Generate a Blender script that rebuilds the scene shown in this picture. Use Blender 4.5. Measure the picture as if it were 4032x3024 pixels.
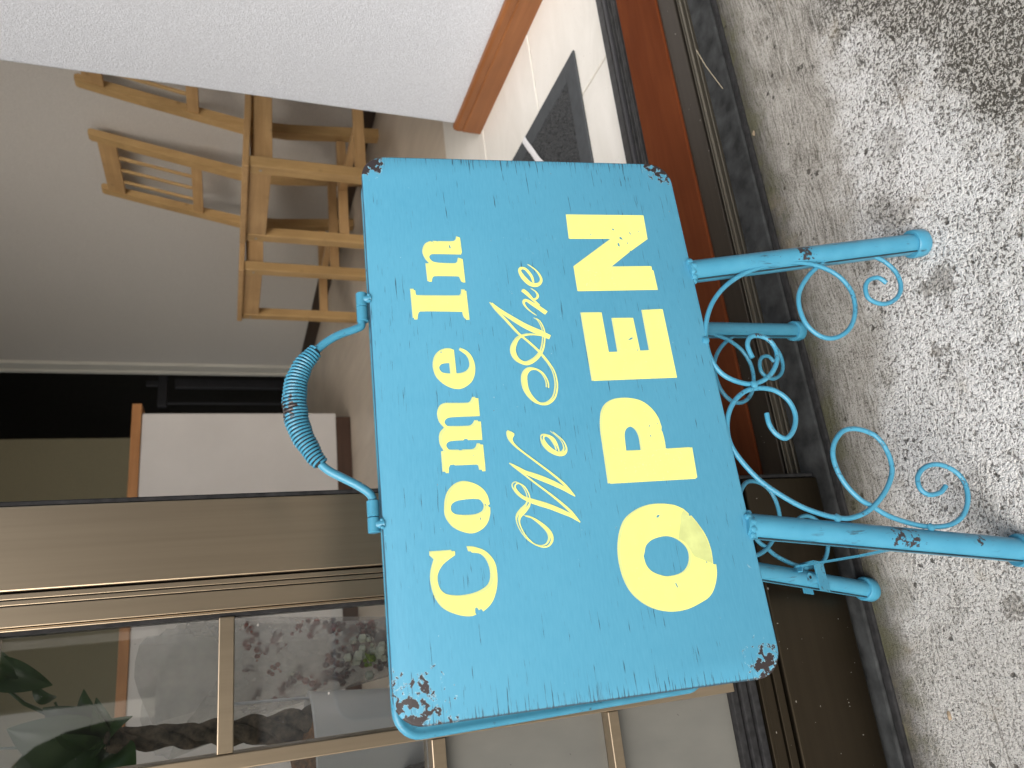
import bpy, bmesh, math, random
from mathutils import Vector, Matrix
from mathutils.geometry import tessellate_polygon
R = math.radians
random.seed(7)
for o in list(bpy.data.objects): bpy.data.objects.remove(o)
sc = bpy.context.scene
COL = sc.collection

# ---------------------------------------------------------------- camera
cd = bpy.data.cameras.new('camera'); cam = bpy.data.objects.new('camera', cd); COL.objects.link(cam)
sc.camera = cam
RGT = Vector((0.9381541, -0.3459929, 0.0124832)); DWN = Vector((-0.1102694, -0.3327831, -0.9365341)); FWD = Vector((0.3281882, 0.8772368, -0.3503543))
# the photographer held the phone sideways: the picture's left edge points up
m = Matrix((DWN, RGT, -FWD)).transposed().to_4x4(); m.translation = Vector((0, 0, .48))
cam.matrix_world = m
cd.sensor_width = 36; cd.lens = 36 * 2975.44 / 4032
cd.clip_start = .02; cd.clip_end = 200
cd.dof.use_dof = True; cd.dof.focus_distance = .50; cd.dof.aperture_fstop = 15
# ---------------------------------------------------------------- light
SUN_EL, SUN_AZ = R(37), R(-138)          # azimuth of the sun measured from +Y towards +X
w = bpy.data.worlds.new('World'); sc.world = w; w.use_nodes = True
nt = w.node_tree; bgn = nt.nodes['Background']
sky = nt.nodes.new('ShaderNodeTexSky'); sky.sky_type = 'NISHITA'; sky.sun_disc = False
sky.sun_elevation = SUN_EL; sky.sun_rotation = SUN_AZ; sky.dust_density = 6; sky.air_density = 1.2; sky.ozone_density = 1
hs = nt.nodes.new('ShaderNodeHueSaturation'); hs.inputs['Saturation'].default_value = .62
nt.links.new(sky.outputs[0], hs.inputs['Color']); nt.links.new(hs.outputs[0], bgn.inputs[0]); bgn.inputs[1].default_value = .10
sl = bpy.data.lights.new('sun', 'SUN'); sl.energy = 1.5; sl.angle = R(60); sl.color = (1, .985, .97)
so = bpy.data.objects.new('sun', sl); COL.objects.link(so)
sd = Vector((math.sin(SUN_AZ) * math.cos(SUN_EL), math.cos(SUN_AZ) * math.cos(SUN_EL), math.sin(SUN_EL)))
so.rotation_euler = (-sd).to_track_quat('-Z', 'Y').to_euler(); so.location = sd * 20
sc.view_settings.view_transform = 'Standard'; sc.view_settings.look = 'None'
sc.view_settings.exposure = 0.75; sc.view_settings.gamma = 1; sc.view_settings.use_curve_mapping = False
sc.cycles.use_denoising = True
sc.cycles.max_bounces = 10; sc.cycles.diffuse_bounces = 6; sc.cycles.transparent_max_bounces = 24; sc.cycles.transmission_bounces = 8
sc.cycles.caustics_reflective = False; sc.cycles.caustics_refractive = False

# ---------------------------------------------------------------- materials
class N:
    def __init__(s, name):
        s.m = bpy.data.materials.new(name); s.m.use_nodes = True; s.t = s.m.node_tree
        s.b = s.t.nodes['Principled BSDF']; s.out = s.t.nodes['Material Output']
    def n(s, ty, **kw):
        x = s.t.nodes.new(ty)
        for k, v in kw.items():
            if k in x.inputs.keys() if isinstance(k, str) else False: s.put(x.inputs[k], v)
            else: setattr(x, k, v)
        return x
    def put(s, sock, v):
        if isinstance(v, bpy.types.NodeSocket): s.t.links.new(v, sock)
        elif isinstance(v, (tuple, list)) and len(v) == 3 and sock.type == 'RGBA': sock.default_value = (*v, 1)
        else: sock.default_value = v
    def co(s, kind='Object'): return s.n('ShaderNodeTexCoord').outputs[kind]
    def mp(s, c, scale=(1, 1, 1), loc=(0, 0, 0), rot=(0, 0, 0)):
        x = s.n('ShaderNodeMapping'); s.put(x.inputs[0], c); x.inputs['Scale'].default_value = scale; x.inputs['Location'].default_value = loc; x.inputs['Rotation'].default_value = rot
        return x.outputs[0]
    def noise(s, c, scale, detail=4, rough=.55, dist=0):
        x = s.n('ShaderNodeTexNoise'); s.put(x.inputs['Vector'], c); x.inputs['Scale'].default_value = scale; x.inputs['Detail'].default_value = detail
        x.inputs['Roughness'].default_value = rough; x.inputs['Distortion'].default_value = dist; return x.outputs['Fac']
    def vor(s, c, scale, feat='F1', out='Distance', rnd=1):
        x = s.n('ShaderNodeTexVoronoi'); x.feature = feat; s.put(x.inputs['Vector'], c); x.inputs['Scale'].default_value = scale; x.inputs['Randomness'].default_value = rnd
        return x.outputs[out]
    def rng(s, v, a, b, c=0, d=1, smooth=False):
        x = s.n('ShaderNodeMapRange'); x.clamp = True
        if smooth: x.interpolation_type = 'SMOOTHSTEP'
        s.put(x.inputs[0], v)
        for i, q in enumerate((a, b, c, d)): s.put(x.inputs[i + 1], q)
        return x.outputs[0]
    def math(s, op, a, b=0, c=0):
        x = s.n('ShaderNodeMath'); x.operation = op; s.put(x.inputs[0], a); s.put(x.inputs[1], b); s.put(x.inputs[2], c); return x.outputs[0]
    def mix(s, f, a, b, mode='MIX'):
        x = s.n('ShaderNodeMix'); x.data_type = 'RGBA'; x.blend_type = mode
        s.put(x.inputs[0], f); s.put(x.inputs[6], a); s.put(x.inputs[7], b); return x.outputs[2]
    def sep(s, c):
        x = s.n('ShaderNodeSeparateXYZ'); s.put(x.inputs[0], c); return x.outputs
    def bump(s, hgt, strength=.3, dist=.001):
        x = s.n('ShaderNodeBump'); x.inputs['Strength'].default_value = strength; x.inputs['Distance'].default_value = dist; s.put(x.inputs['Height'], hgt)
        s.put(s.b.inputs['Normal'], x.outputs[0])
    def set(s, **kw):
        al = dict(col='Base Color', rough='Roughness', metal='Metallic', spec='Specular IOR Level', coat='Coat Weight', trans='Transmission Weight')
        for k, v in kw.items(): s.put(s.b.inputs[al[k]], v)
        return s.m

def simple(name, col, rough=.5, metal=0, var=.12, scale=30, bump=0, spec=.5):
    k = N(name); c = k.co(); f = k.noise(c, scale, 5)
    dk = tuple(x * (1 - var) for x in col); lt = tuple(min(1, x * (1 + var)) for x in col)
    k.set(col=k.mix(k.rng(f, .3, .7), dk, lt), rough=rough, metal=metal, spec=spec)
    if bump: k.bump(f, bump, .001)
    return k.m

M = {}
BLUE = (.115, .405, .565)
DARKCHIP = (.035, .028, .03)
def m_face():
    k = N('blue_painted_panel'); uv = k.co('UV'); a, b, _ = k.sep(uv)
    f1 = k.noise(k.mp(uv, (38, 900, 1)), 1, 3, .6); f2 = k.noise(k.mp(uv, (70, 1500, 1)), 1, 2, .5); gate = k.noise(uv, 16, 3)
    grain = k.noise(k.mp(uv, (120, 900, 1)), 1, 4)
    col = k.mix(k.rng(grain, .25, .75), (.064, .270, .415), (.083, .310, .462))
    col = k.mix(k.rng(k.noise(uv, 9, 2), .35, .65, 0, .35), col, (.098, .335, .485))
    # brushed dark hairlines that run along the panel
    edge = k.math('MAXIMUM', k.rng(a, .010, .001), k.rng(a, .330, .340))
    th = k.math('SUBTRACT', k.math('SUBTRACT', .668, k.math('MULTIPLY', k.rng(gate, .4, .75), .075)), k.math('MULTIPLY', edge, .13))
    hair = k.math('MULTIPLY', k.rng(k.math('SUBTRACT', f1, th), 0, .035), k.rng(f2, .42, .54))
    col = k.mix(k.math('MULTIPLY', hair, .9), col, (.03, .07, .10))
    # flaked corners
    ch = None
    for (cx, cy, rad, pk) in ((.006, .204, .034, .30), (.3375, .2115, .021, .48), (.3395, .004, .022, .50), (.003, .006, .026, .37)):
        d = k.n('ShaderNodeVectorMath'); d.operation = 'DISTANCE'; k.put(d.inputs[0], uv); d.inputs[1].default_value = (cx, cy, 0)
        v = k.rng(d.outputs['Value'], 0, rad, pk, 0); ch = v if ch is None else k.math('MAXIMUM', ch, v)
    fl = k.noise(uv, 210, 5, .62, .4)
    chip = k.rng(k.math('ADD', fl, ch), .725, .735)
    rub = k.math('MAXIMUM', k.math('MAXIMUM', k.rng(k.math('ADD', a, k.math('MULTIPLY', f1, .0016)), .3404, .3410), k.rng(k.math('SUBTRACT', a, k.math('MULTIPLY', f1, .0022)), .0002, -.0004)), k.rng(k.math('ADD', b, k.math('MULTIPLY', gate, .0008)), .2134, .2138))
    col = k.mix(k.math('MULTIPLY', rub, .85), col, (.03, .045, .06))
    col = k.mix(chip, col, DARKCHIP)
    hl = k.math('SUBTRACT', k.rng(k.math('ADD', fl, ch), .712, .72), chip)
    col = k.mix(k.math('MULTIPLY', hl, .5), col, (.55, .72, .78))
    k.set(col=col, rough=k.rng(grain, .3, .7, .42, .55), spec=.3)
    k.bump(k.math('SUBTRACT', k.math('MULTIPLY', grain, .35), k.math('ADD', chip, hair)), .25, .0006)
    return k.m
M['face'] = m_face()
def m_blue(name, chips=(), stretch=(300, 300, 40), dens=.70):
    k = N(name); c = k.co()
    g = k.noise(c, 60, 4); s1 = k.noise(k.mp(c, stretch), 1.0, 4, .6); gate = k.noise(c, 55, 3)
    col = k.mix(k.rng(g, .3, .7), (.048, .235, .365), (.065, .275, .410))
    hair = k.math('MULTIPLY', k.rng(s1, dens, dens + .05), k.rng(gate, .5, .62))
    col = k.mix(k.math('MULTIPLY', hair, .85), col, (.035, .07, .095))
    ch = None
    for (p, rad) in chips:
        d = k.n('ShaderNodeVectorMath'); d.operation = 'DISTANCE'; k.put(d.inputs[0], c); d.inputs[1].default_value = p
        v = k.rng(d.outputs['Value'], 0, rad, .30, 0); ch = v if ch is None else k.math('MAXIMUM', ch, v)
    if ch is not None:
        fl = k.noise(c, 260, 5, .6); chip = k.rng(k.math('ADD', fl, ch), .70, .715); col = k.mix(chip, col, DARKCHIP)
    k.set(col=col, rough=.33, spec=.4); k.bump(g, .15, .0008)
    return k.m
def m_yellow(name, col, v=.05):
    k = N(name); c = k.co(); g = k.noise(c, 120, 4); f = k.noise(c, 900, 3)
    cc = k.mix(k.rng(g, .3, .7), tuple(x * (1 - v) for x in col), col)
    sp = k.rng(k.math('ADD', f, k.math('MULTIPLY', k.noise(c, 40, 2), .35)), .86, .89)
    cc = k.mix(k.math('MULTIPLY', sp, .5), cc, (.45, .55, .36))
    return k.set(col=cc, rough=.5, spec=.35)
M['yel'] = m_yellow('pale_yellow_paint', (.80, .81, .235)); M['yel2'] = m_yellow('thin_yellow_paint', (.62, .68, .27), .08)
M['yel3'] = m_yellow('worn_yellow_paint', (.58, .64, .26), .18)

def m_concrete():
    k = N('weathered_concrete'); c = k.co(); x, y, z = k.sep(c)
    def warped(amt, scl):
        wn = k.n('ShaderNodeTexNoise'); k.put(wn.inputs['Vector'], c); wn.inputs['Scale'].default_value = scl; wn.inputs['Detail'].default_value = 3
        q = k.n('ShaderNodeVectorMath'); q.operation = 'SCALE'; k.put(q.inputs[0], wn.outputs['Color']); q.inputs['Scale'].default_value = amt
        r_ = k.n('ShaderNodeVectorMath'); r_.operation = 'ADD'; k.put(r_.inputs[0], c); k.put(r_.inputs[1], q.outputs[0]); return r_.outputs[0]
    cw = warped(.02, 16); cf = warped(.004, 160)
    sub = lambda a_, b_: k.math('SUBTRACT', a_, b_)
    add = lambda a_, b_: k.math('ADD', a_, b_)
    mul = lambda a_, b_: k.math('MULTIPLY', a_, b_)
    cen = lambda f, g_: mul(sub(f, .5), g_)
    big = k.noise(c, 7, 4, .6); med = k.noise(c, 38, 5, .65); fine = k.noise(cf, 400, 3, .62); grit = k.noise(c, 1050, 3, .7)
    worm = sub(1, mul(k.math('ABSOLUTE', sub(k.noise(cf, 300, 2, .5), .5)), 6.5))          # raised cement ridges
    strk = k.noise(k.mp(cw, (34, 430, 1), rot=(0, 0, R(-2))), 1, 5, .72)
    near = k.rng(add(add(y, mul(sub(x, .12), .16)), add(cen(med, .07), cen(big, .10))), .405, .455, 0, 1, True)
    agg = k.rng(add(add(mul(sub(.30, y), 6), mul(sub(x, .25), 3)), add(cen(big, 1.3), cen(med, .8))), -.02 + .06, .50, 0, 1, True)
    bare = k.rng(add(k.noise(c, 15, 5, .68), cen(med, .35)), .53, .60, 0, 1, True)            # the skin worn through in blotches
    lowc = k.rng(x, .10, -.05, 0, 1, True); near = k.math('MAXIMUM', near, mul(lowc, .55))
    t = add(mul(k.mix(near, fine, strk), .66), mul(fine, .34))
    v = add(add(t, cen(grit, .72)), mul(k.math('MAXIMUM', worm, -.4), mul(sub(1, near), .085)))
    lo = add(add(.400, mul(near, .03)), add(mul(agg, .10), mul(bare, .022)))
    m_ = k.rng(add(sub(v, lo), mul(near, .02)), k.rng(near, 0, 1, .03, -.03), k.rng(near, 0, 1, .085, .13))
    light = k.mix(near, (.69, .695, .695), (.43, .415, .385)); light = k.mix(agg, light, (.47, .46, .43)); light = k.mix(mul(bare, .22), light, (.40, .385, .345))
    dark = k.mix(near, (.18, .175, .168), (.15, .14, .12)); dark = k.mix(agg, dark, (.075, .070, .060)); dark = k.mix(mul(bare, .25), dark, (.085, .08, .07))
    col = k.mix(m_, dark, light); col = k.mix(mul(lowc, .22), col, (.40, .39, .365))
    col = k.mix(mul(k.rng(add(k.noise(c, 620, 2, .5), cen(med, .3)), .63, .66), .85), col, (.05, .047, .043))   # pin holes
    pit = add(k.vor(cw, 85), cen(fine, .45)); pm = mul(k.rng(pit, .20, .12), k.rng(k.noise(c, 31, 2), .53, .57)); col = k.mix(mul(pm, .85), col, (.060, .055, .048))
    ln = k.noise(k.mp(cw, (7, 300, 1), rot=(0, 0, R(4))), 1, 3, .6); col = k.mix(mul(k.rng(ln, .655, .69), .6), col, (.10, .09, .075)); col = k.mix(mul(k.rng(ln, .345, .31), .5), col, (.74, .73, .70))
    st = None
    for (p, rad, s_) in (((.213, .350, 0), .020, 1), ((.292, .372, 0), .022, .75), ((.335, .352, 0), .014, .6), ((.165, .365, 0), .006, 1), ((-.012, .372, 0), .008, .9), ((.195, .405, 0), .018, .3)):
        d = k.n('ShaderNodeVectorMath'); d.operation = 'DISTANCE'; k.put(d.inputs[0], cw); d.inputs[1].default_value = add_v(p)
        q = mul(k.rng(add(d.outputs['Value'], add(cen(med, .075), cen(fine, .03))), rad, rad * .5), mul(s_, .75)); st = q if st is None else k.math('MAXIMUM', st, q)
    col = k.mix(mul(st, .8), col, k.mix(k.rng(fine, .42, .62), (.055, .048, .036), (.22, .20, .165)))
    grime_shade = mul(k.rng(add(y, add(cen(med, .035), cen(fine, .012))), .452, .493, 0, 1, True), k.rng(y, .52, .50))  # grime and moss along the sill, with contact shade painted in
    col = k.mix(mul(grime_shade, .9), col, k.mix(k.rng(med, .42, .6), (.035, .032, .027), (.065, .065, .032)))
    col = k.mix(mul(k.rng(k.noise(c, 20, 4, .6), .60, .72), .30), col, (.30, .25, .17))
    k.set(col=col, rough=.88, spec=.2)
    h = sub(add(mul(t, 1.0), add(mul(grit, .35), mul(k.math('MAXIMUM', worm, 0), mul(sub(1, near), .30)))), mul(pm, .6))
    k.bump(h, .9, .0028)
    return k.m
def add_v(p): return (p[0] + .01, p[1] + .01, p[2] + .01)
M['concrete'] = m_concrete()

def m_bronze(name, col, rough=.34, axis='z', dust=.25):
    k = N(name); c = k.co(); sca = {'z': (220, 220, 5), 'x': (5, 220, 220)}[axis]
    br = k.noise(k.mp(c, sca), 1, 4, .6); f = k.noise(c, 14, 4); sp = k.noise(c, 330, 2, .4)
    cc = k.mix(k.rng(br, .3, .7), tuple(x * .94 for x in col), tuple(x * 1.05 for x in col))
    dm = k.math('MULTIPLY', k.rng(sp, .765, .785), dust); cc = k.mix(k.math('MULTIPLY', dm, 3), cc, (.55, .52, .46))
    k.set(col=cc, metal=.92, rough=k.math('ADD', rough, k.math('MULTIPLY', dm, .5)), spec=.5)
    k.bump(br, .035, .0003)
    return k.m
M['bronze'] = m_bronze('bronze_anodised_aluminium', (.43, .345, .245), .30, 'z', 0)
M['kick'] = m_bronze('dark_bronze_kick_plate', (.058, .046, .031), .33, 'x', .33)
M['sillmetal'] = m_bronze('dusty_dark_bronze_sill', (.10, .085, .07), .42, 'x', .4)
M['trackmetal'] = m_bronze('worn_track_metal', (.26, .235, .19), .42, 'x', .3)
M['rubber'] = simple('black_gasket_rubber', (.022, .022, .023), .7, 0, .4, 200, 0, .15)
M['band'] = simple('dusty_grey_sill_strip', (.034, .036, .037), .7, 0, .5, 60, .3, .12)
M['innersill'] = simple('black_ribbed_sill', (.03, .03, .031), .5, 0, .45, 90)

def m_wood(name, c1, c2, axis='x', rough=.45, scale=1., knots=False):
    k = N(name); c = k.co(); sca = {'x': (5, 70, 70), 'y': (70, 5, 70), 'z': (70, 70, 5)}[axis]
    sca = tuple(q * scale for q in sca)
    g = k.noise(k.mp(c, sca), 1, 5, .62, .6); f = k.noise(c, 9 * scale, 3)
    cc = k.mix(k.rng(g, .28, .72), c1, c2); cc = k.mix(k.rng(f, .4, .7, 0, .4), cc, tuple(q * .72 for q in c1))
    if knots:
        kn = k.math('MULTIPLY', k.rng(k.vor(k.mp(c, (1, 1, 1)), 9), .10, .03), .6); cc = k.mix(kn, cc, tuple(q * .35 for q in c1))
    k.set(col=cc, rough=rough, spec=.5 if rough < .7 else .12); k.bump(g, .1, .0006); return k.m
M['redwood'] = m_wood('red_brown_wood', (.092, .021, .0055), (.128, .034, .010), 'x', .8)
M['basewood'] = m_wood('brown_baseboard_wood', (.20, .072, .022), (.27, .105, .036), 'y', .42)
M['pine_z'] = m_wood('pine_wood', (.38, .235, .095), (.52, .345, .155), 'z', .5, 1, True)
M['pine_x'] = m_wood('pine_wood_crosswise', (.38, .225, .095), (.52, .335, .16), 'x', .5, 1, True)
M['pine_y'] = m_wood('pine_wood_rails', (.38, .225, .095), (.52, .335, .16), 'y', .5, 1, True)
M['countertop'] = m_wood('counter_top_wood', (.36, .16, .055), (.46, .22, .085), 'x', .4)
M['darkbase'] = m_wood('dark_brown_base', (.055, .028, .018), (.085, .045, .03), 'x', .45)
M['darkbase_y'] = m_wood('dark_brown_base_long', (.03, .018, .012), (.05, .03, .02), 'y', .45)
def m_wallpaper(name, col, amp=.8):
    k = N(name); c = k.co(); a = k.noise(c, 300, 5, .75); b = k.vor(k.mp(c, (1, 1, 1)), 560, 'SMOOTH_F1')
    h = k.math('ADD', a, k.math('MULTIPLY', b, .6)); f = k.noise(c, 3, 3)
    cc = k.mix(k.rng(h, .62, .98), tuple(q * .80 for q in col), tuple(q * 1.06 for q in col)); cc = k.mix(k.rng(f, .4, .7, 0, .18), cc, tuple(q * .88 for q in col))
    k.set(col=cc, rough=.75, spec=.3); k.bump(h, amp, .0011); return k.m
M['wallpaper'] = m_wallpaper('white_embossed_wallpaper', (.68, .71, .77), 1.0)
M['sidewall'] = m_wallpaper('beige_grey_wallpaper', (.63, .605, .57), .5)
M['olive'] = m_wallpaper('olive_brown_wall', (.25, .225, .145), .3)
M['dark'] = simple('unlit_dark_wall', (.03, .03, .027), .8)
M['ceil'] = simple('white_ceiling_board', (.85, .84, .81), .8, 0, .04, 4)
M['facade'] = simple('grey_render_wall', (.42, .41, .39), .85, 0, .12, 25, .3)
M['casing'] = simple('cream_painted_casing', (.58, .56, .50), .45, 0, .05, 6)
def m_tile():
    k = N('ivory_floor_tile'); c = k.co(); f = k.noise(k.mp(c, (6, 14, 6), rot=(0, 0, .7)), 1, 5, .6, .8); s = k.noise(c, 260, 3)
    cc = k.mix(k.rng(f, .3, .7), (.70, .68, .63), (.80, .78, .735)); cc = k.mix(k.math('MULTIPLY', k.rng(s, .68, .72), .5), cc, (.28, .26, .22))
    k.set(col=cc, rough=.38); k.bump(f, .12, .001); return k.m
M['tile'] = m_tile()
M['grout'] = simple('tile_grout', (.62, .60, .52), .9, 0, .15, 200)
M['vinyl'] = m_wood('grey_brown_vinyl_floor', (.52, .445, .36), (.62, .54, .44), 'y', .42, .35)
M['matedge'] = simple('grey_rubber_mat_edge', (.062, .068, .074), .65, 0, .12, 60, 0, .2)
M['matpile'] = simple('charcoal_mat_pile', (.040, .043, .046), .95, 0, .8, 420, .9)
M['white'] = simple('white_print', (.72, .72, .74), .6, 0, .05, 80)
M['ceramic'] = simple('white_ceramic', (.84, .83, .80), .25, 0, .04, 12)
M['soil'] = simple('brown_potting_soil', (.20, .095, .035), .95, 0, .7, 180, 1.0)
M['bark'] = simple('grey_brown_bark', (.095, .072, .050), .85, 0, .8, 120, 1.0)
def m_leaf(name, a, b):
    k = N(name); c = k.co(); f = k.noise(c, 35, 3); k.set(col=k.mix(k.rng(f, .3, .7), a, b), rough=.34, spec=.5); return k.m
M['leaf'] = m_leaf('dark_green_leaf', (.020, .050, .014), (.042, .085, .022))
M['counterwhite'] = simple('white_counter_panel', (.62, .595, .575), .5, 0, .04, 5)
M['greymetal'] = simple('dark_grey_metal', (.05, .05, .055), .5, .3, .1, 20)
M['blackcloth'] = simple('black_fabric', (.012, .012, .012), .9, 0, .3, 80)
def m_glass():
    k = N('window_glass'); t = k.t; fr = k.n('ShaderNodeFresnel'); fr.inputs[0].default_value = 1.65
    tr = k.n('ShaderNodeBsdfTransparent'); tr.inputs[0].default_value = (.975, .985, .98, 1); gl = k.n('ShaderNodeBsdfGlossy'); gl.inputs['Roughness'].default_value = .0
    mx = k.n('ShaderNodeMixShader'); t.links.new(fr.outputs[0], mx.inputs[0]); t.links.new(tr.outputs[0], mx.inputs[1]); t.links.new(gl.outputs[0], mx.inputs[2])
    # a film of dust and dried drops
    c = k.co(); d = k.n('ShaderNodeBsdfDiffuse'); d.inputs[0].default_value = (.6, .58, .54, 1); mx2 = k.n('ShaderNodeMixShader')
    f = k.math('ADD', k.rng(k.noise(c, 8, 3), .3, .7, .003, .012), k.math('MULTIPLY', k.rng(k.noise(c, 240, 2, .4), .75, .77), .5))
    t.links.new(f, mx2.inputs[0]); t.links.new(mx.outputs[0], mx2.inputs[1]); t.links.new(d.outputs[0], mx2.inputs[2]); t.links.new(mx2.outputs[0], k.out.inputs[0]); return k.m
M['glass'] = m_glass()
def m_frost():
    k = N('frosted_grey_glass'); c = k.co(); f = k.noise(k.mp(c, (60, 60, 25)), 1, 5, .6); sp = k.noise(c, 300, 2, .4); b = k.noise(c, 12, 3)
    cc = k.mix(k.rng(f, .3, .7), (.135, .135, .122), (.16, .158, .142)); cc = k.mix(k.rng(b, .4, .7, 0, .4), cc, (.11, .11, .102)); cc = k.mix(k.math('MULTIPLY', k.rng(sp, .76, .78), .8), cc, (.06, .055, .05))
    k.set(col=cc, rough=.4, spec=.5); return k.m
M['frost'] = m_frost()
def m_film(name, col, alpha):
    k = N(name); c = k.co(); f = k.noise(c, 30, 4); t = k.t
    tr = k.n('ShaderNodeBsdfTransparent'); df = k.n('ShaderNodeBsdfTranslucent'); df.inputs[0].default_value = (*col, 1); d2 = k.n('ShaderNodeBsdfPrincipled'); d2.inputs['Base Color'].default_value = (*col, 1); d2.inputs['Roughness'].default_value = .25
    a = k.n('ShaderNodeMixShader'); a.inputs[0].default_value = .6; t.links.new(df.outputs[0], a.inputs[1]); t.links.new(d2.outputs[0], a.inputs[2])
    b = k.n('ShaderNodeMixShader'); t.links.new(k.rng(f, .3, .7, alpha - .12, alpha + .15), b.inputs[0]); t.links.new(tr.outputs[0], b.inputs[1]); t.links.new(a.outputs[0], b.inputs[2]); t.links.new(b.outputs[0], k.out.inputs[0]); return k.m
M['film'] = m_film('clear_wrapping_film', (.75, .72, .68), .30)
M['paperwrap'] = m_film('milky_wrapping_paper', (.80, .78, .73), .50)
M['pinkflower'] = simple('dried_pink_flower', (.33, .15, .125), .8, 0, .4, 120, .5)
M['dustyflower'] = simple('dusty_mauve_flower', (.30, .22, .20), .8, 0, .4, 120, .5)
M['whiteflower'] = simple('white_green_flower', (.62, .62, .50), .8, 0, .2, 120, .4)
M['greenflower'] = simple('lime_green_bud', (.20, .27, .04), .7, 0, .3, 120)
M['straw'] = simple('dry_straw', (.33, .29, .21), .8)
M['deadleaf'] = simple('dry_brown_leaf', (.27, .21, .14), .8, 0, .3, 90)
M['steel'] = simple('steel_screw', (.35, .34, .33), .35, .8)
M['housewall'] = simple('pale_house_wall', (.35, .34, .32), .85, 0, .1, 2)
M['blocker_hedge'] = simple('dark_green_blocker', (.02, .035, .015), .8, 0, .5, 6, 1)
M['pole'] = simple('grey_concrete_pole', (.33, .33, .32), .8, 0, .1, 6)

# ---------------------------------------------------------------- mesh helpers
class MB:
    def __init__(s): s.v = []; s.f = []; s.mi = []; s.uv = {}
    def add(s, vs, fs, mi=0):
        n = len(s.v); s.v += [tuple(q) for q in vs]; s.f += [tuple(i + n for i in f) for f in fs]; s.mi += [mi] * len(fs)
        return s
    def box(s, x0, x1, y0, y1, z0, z1, mi=0):
        v = [(x, y, z) for z in (z0, z1) for y in (y0, y1) for x in (x0, x1)]
        return s.add(v, [(0, 2, 3, 1), (4, 5, 7, 6), (0, 1, 5, 4), (2, 6, 7, 3), (0, 4, 6, 2), (1, 3, 7, 5)], mi)
    def bar(s, p, q, wx, wy, ref=(0, 1, 0), mi=0):
        p = Vector(p); q = Vector(q); d = (q - p).normalized(); u = d.cross(Vector(ref)).normalized(); v = d.cross(u).normalized()
        u *= wx / 2; v *= wy / 2
        vs = [c + a * u + b * v for c in (p, q) for b in (-1, 1) for a in (-1, 1)]
        return s.add(vs, [(0, 1, 3, 2), (4, 6, 7, 5), (0, 4, 5, 1), (2, 3, 7, 6), (0, 2, 6, 4), (1, 5, 7, 3)], mi)
    def tube(s, pts, rad, n=10, cap=True, mi=0, flat=1.0, ref=None):
        P = [Vector(p) for p in pts]; m_ = len(P); rr = rad if isinstance(rad, (list, tuple)) else [rad] * m_
        T = [(P[min(i + 1, m_ - 1)] - P[max(i - 1, 0)]).normalized() for i in range(m_)]
        u = T[0].cross(Vector(ref) if ref else (Vector((0, 0, 1)) if abs(T[0].z) < .9 else Vector((1, 0, 0)))).normalized()
        vs = []; fs = []
        for i in range(m_):
            u = (u - T[i] * u.dot(T[i])).normalized(); v = T[i].cross(u)
            for j in range(n):
                a = 2 * math.pi * j / n; vs.append(P[i] + (u * math.cos(a) + v * math.sin(a) * flat) * rr[i])
        for i in range(m_ - 1):
            for j in range(n):
                k_ = (j + 1) % n; fs.append((i * n + j, i * n + k_, (i + 1) * n + k_, (i + 1) * n + j))
        if cap: fs.append(tuple(reversed(range(n)))); fs.append(tuple((m_ - 1) * n + j for j in range(n)))
        return s.add(vs, fs, mi)
    def ball(s, c, r, n=8, mi=0, sq=(1, 1, 1)):
        c = Vector(c); vs = [c + Vector((0, 0, -r * sq[2]))]; fs = []; k_ = n // 2
        for i in range(1, k_):
            a = math.pi * i / k_ - math.pi / 2
            for j in range(n):
                b = 2 * math.pi * j / n; vs.append(c + Vector((math.cos(a) * math.cos(b) * r * sq[0], math.cos(a) * math.sin(b) * r * sq[1], math.sin(a) * r * sq[2])))
        vs.append(c + Vector((0, 0, r * sq[2])))
        for j in range(n): fs.append((0, 1 + (j + 1) % n, 1 + j)); fs.append((len(vs) - 1, len(vs) - 1 - n + j, len(vs) - 1 - n + (j + 1) % n))
        for i in range(k_ - 2):
            for j in range(n): fs.append((1 + i * n + j, 1 + i * n + (j + 1) % n, 1 + (i + 1) * n + (j + 1) % n, 1 + (i + 1) * n + j))
        return s.add(vs, fs, mi)
    def lathe(s, prof, c, n=24, mi=0):
        c = Vector(c); vs = []; fs = []
        for (r, z) in prof:
            for j in range(n): a = 2 * math.pi * j / n; vs.append(c + Vector((r * math.cos(a), r * math.sin(a), z)))
        for i in range(len(prof) - 1):
            for j in range(n): fs.append((i * n + j, i * n + (j + 1) % n, (i + 1) * n + (j + 1) % n, (i + 1) * n + j))
        return s.add(vs, fs, mi)
    def sheet(s, rings, fn, c, mi=0):
        """flat polygon with holes; fn maps (a, b, c) to a point; faces turned towards the panel's front"""
        tri = tessellate_polygon([[Vector((p[0], p[1], 0)) for p in r_] for r_ in rings]); flat = [p for r_ in rings for p in r_]
        fs = []
        for t in tri:
            a, b, d = (flat[i] for i in t); ar = (b[0] - a[0]) * (d[1] - a[1]) - (b[1] - a[1]) * (d[0] - a[0])
            if abs(ar) > 1e-9: fs.append(tuple(t) if ar > 0 else tuple(reversed(t)))
        return s.add([fn(p[0], p[1], c) for p in flat], fs, mi)

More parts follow.
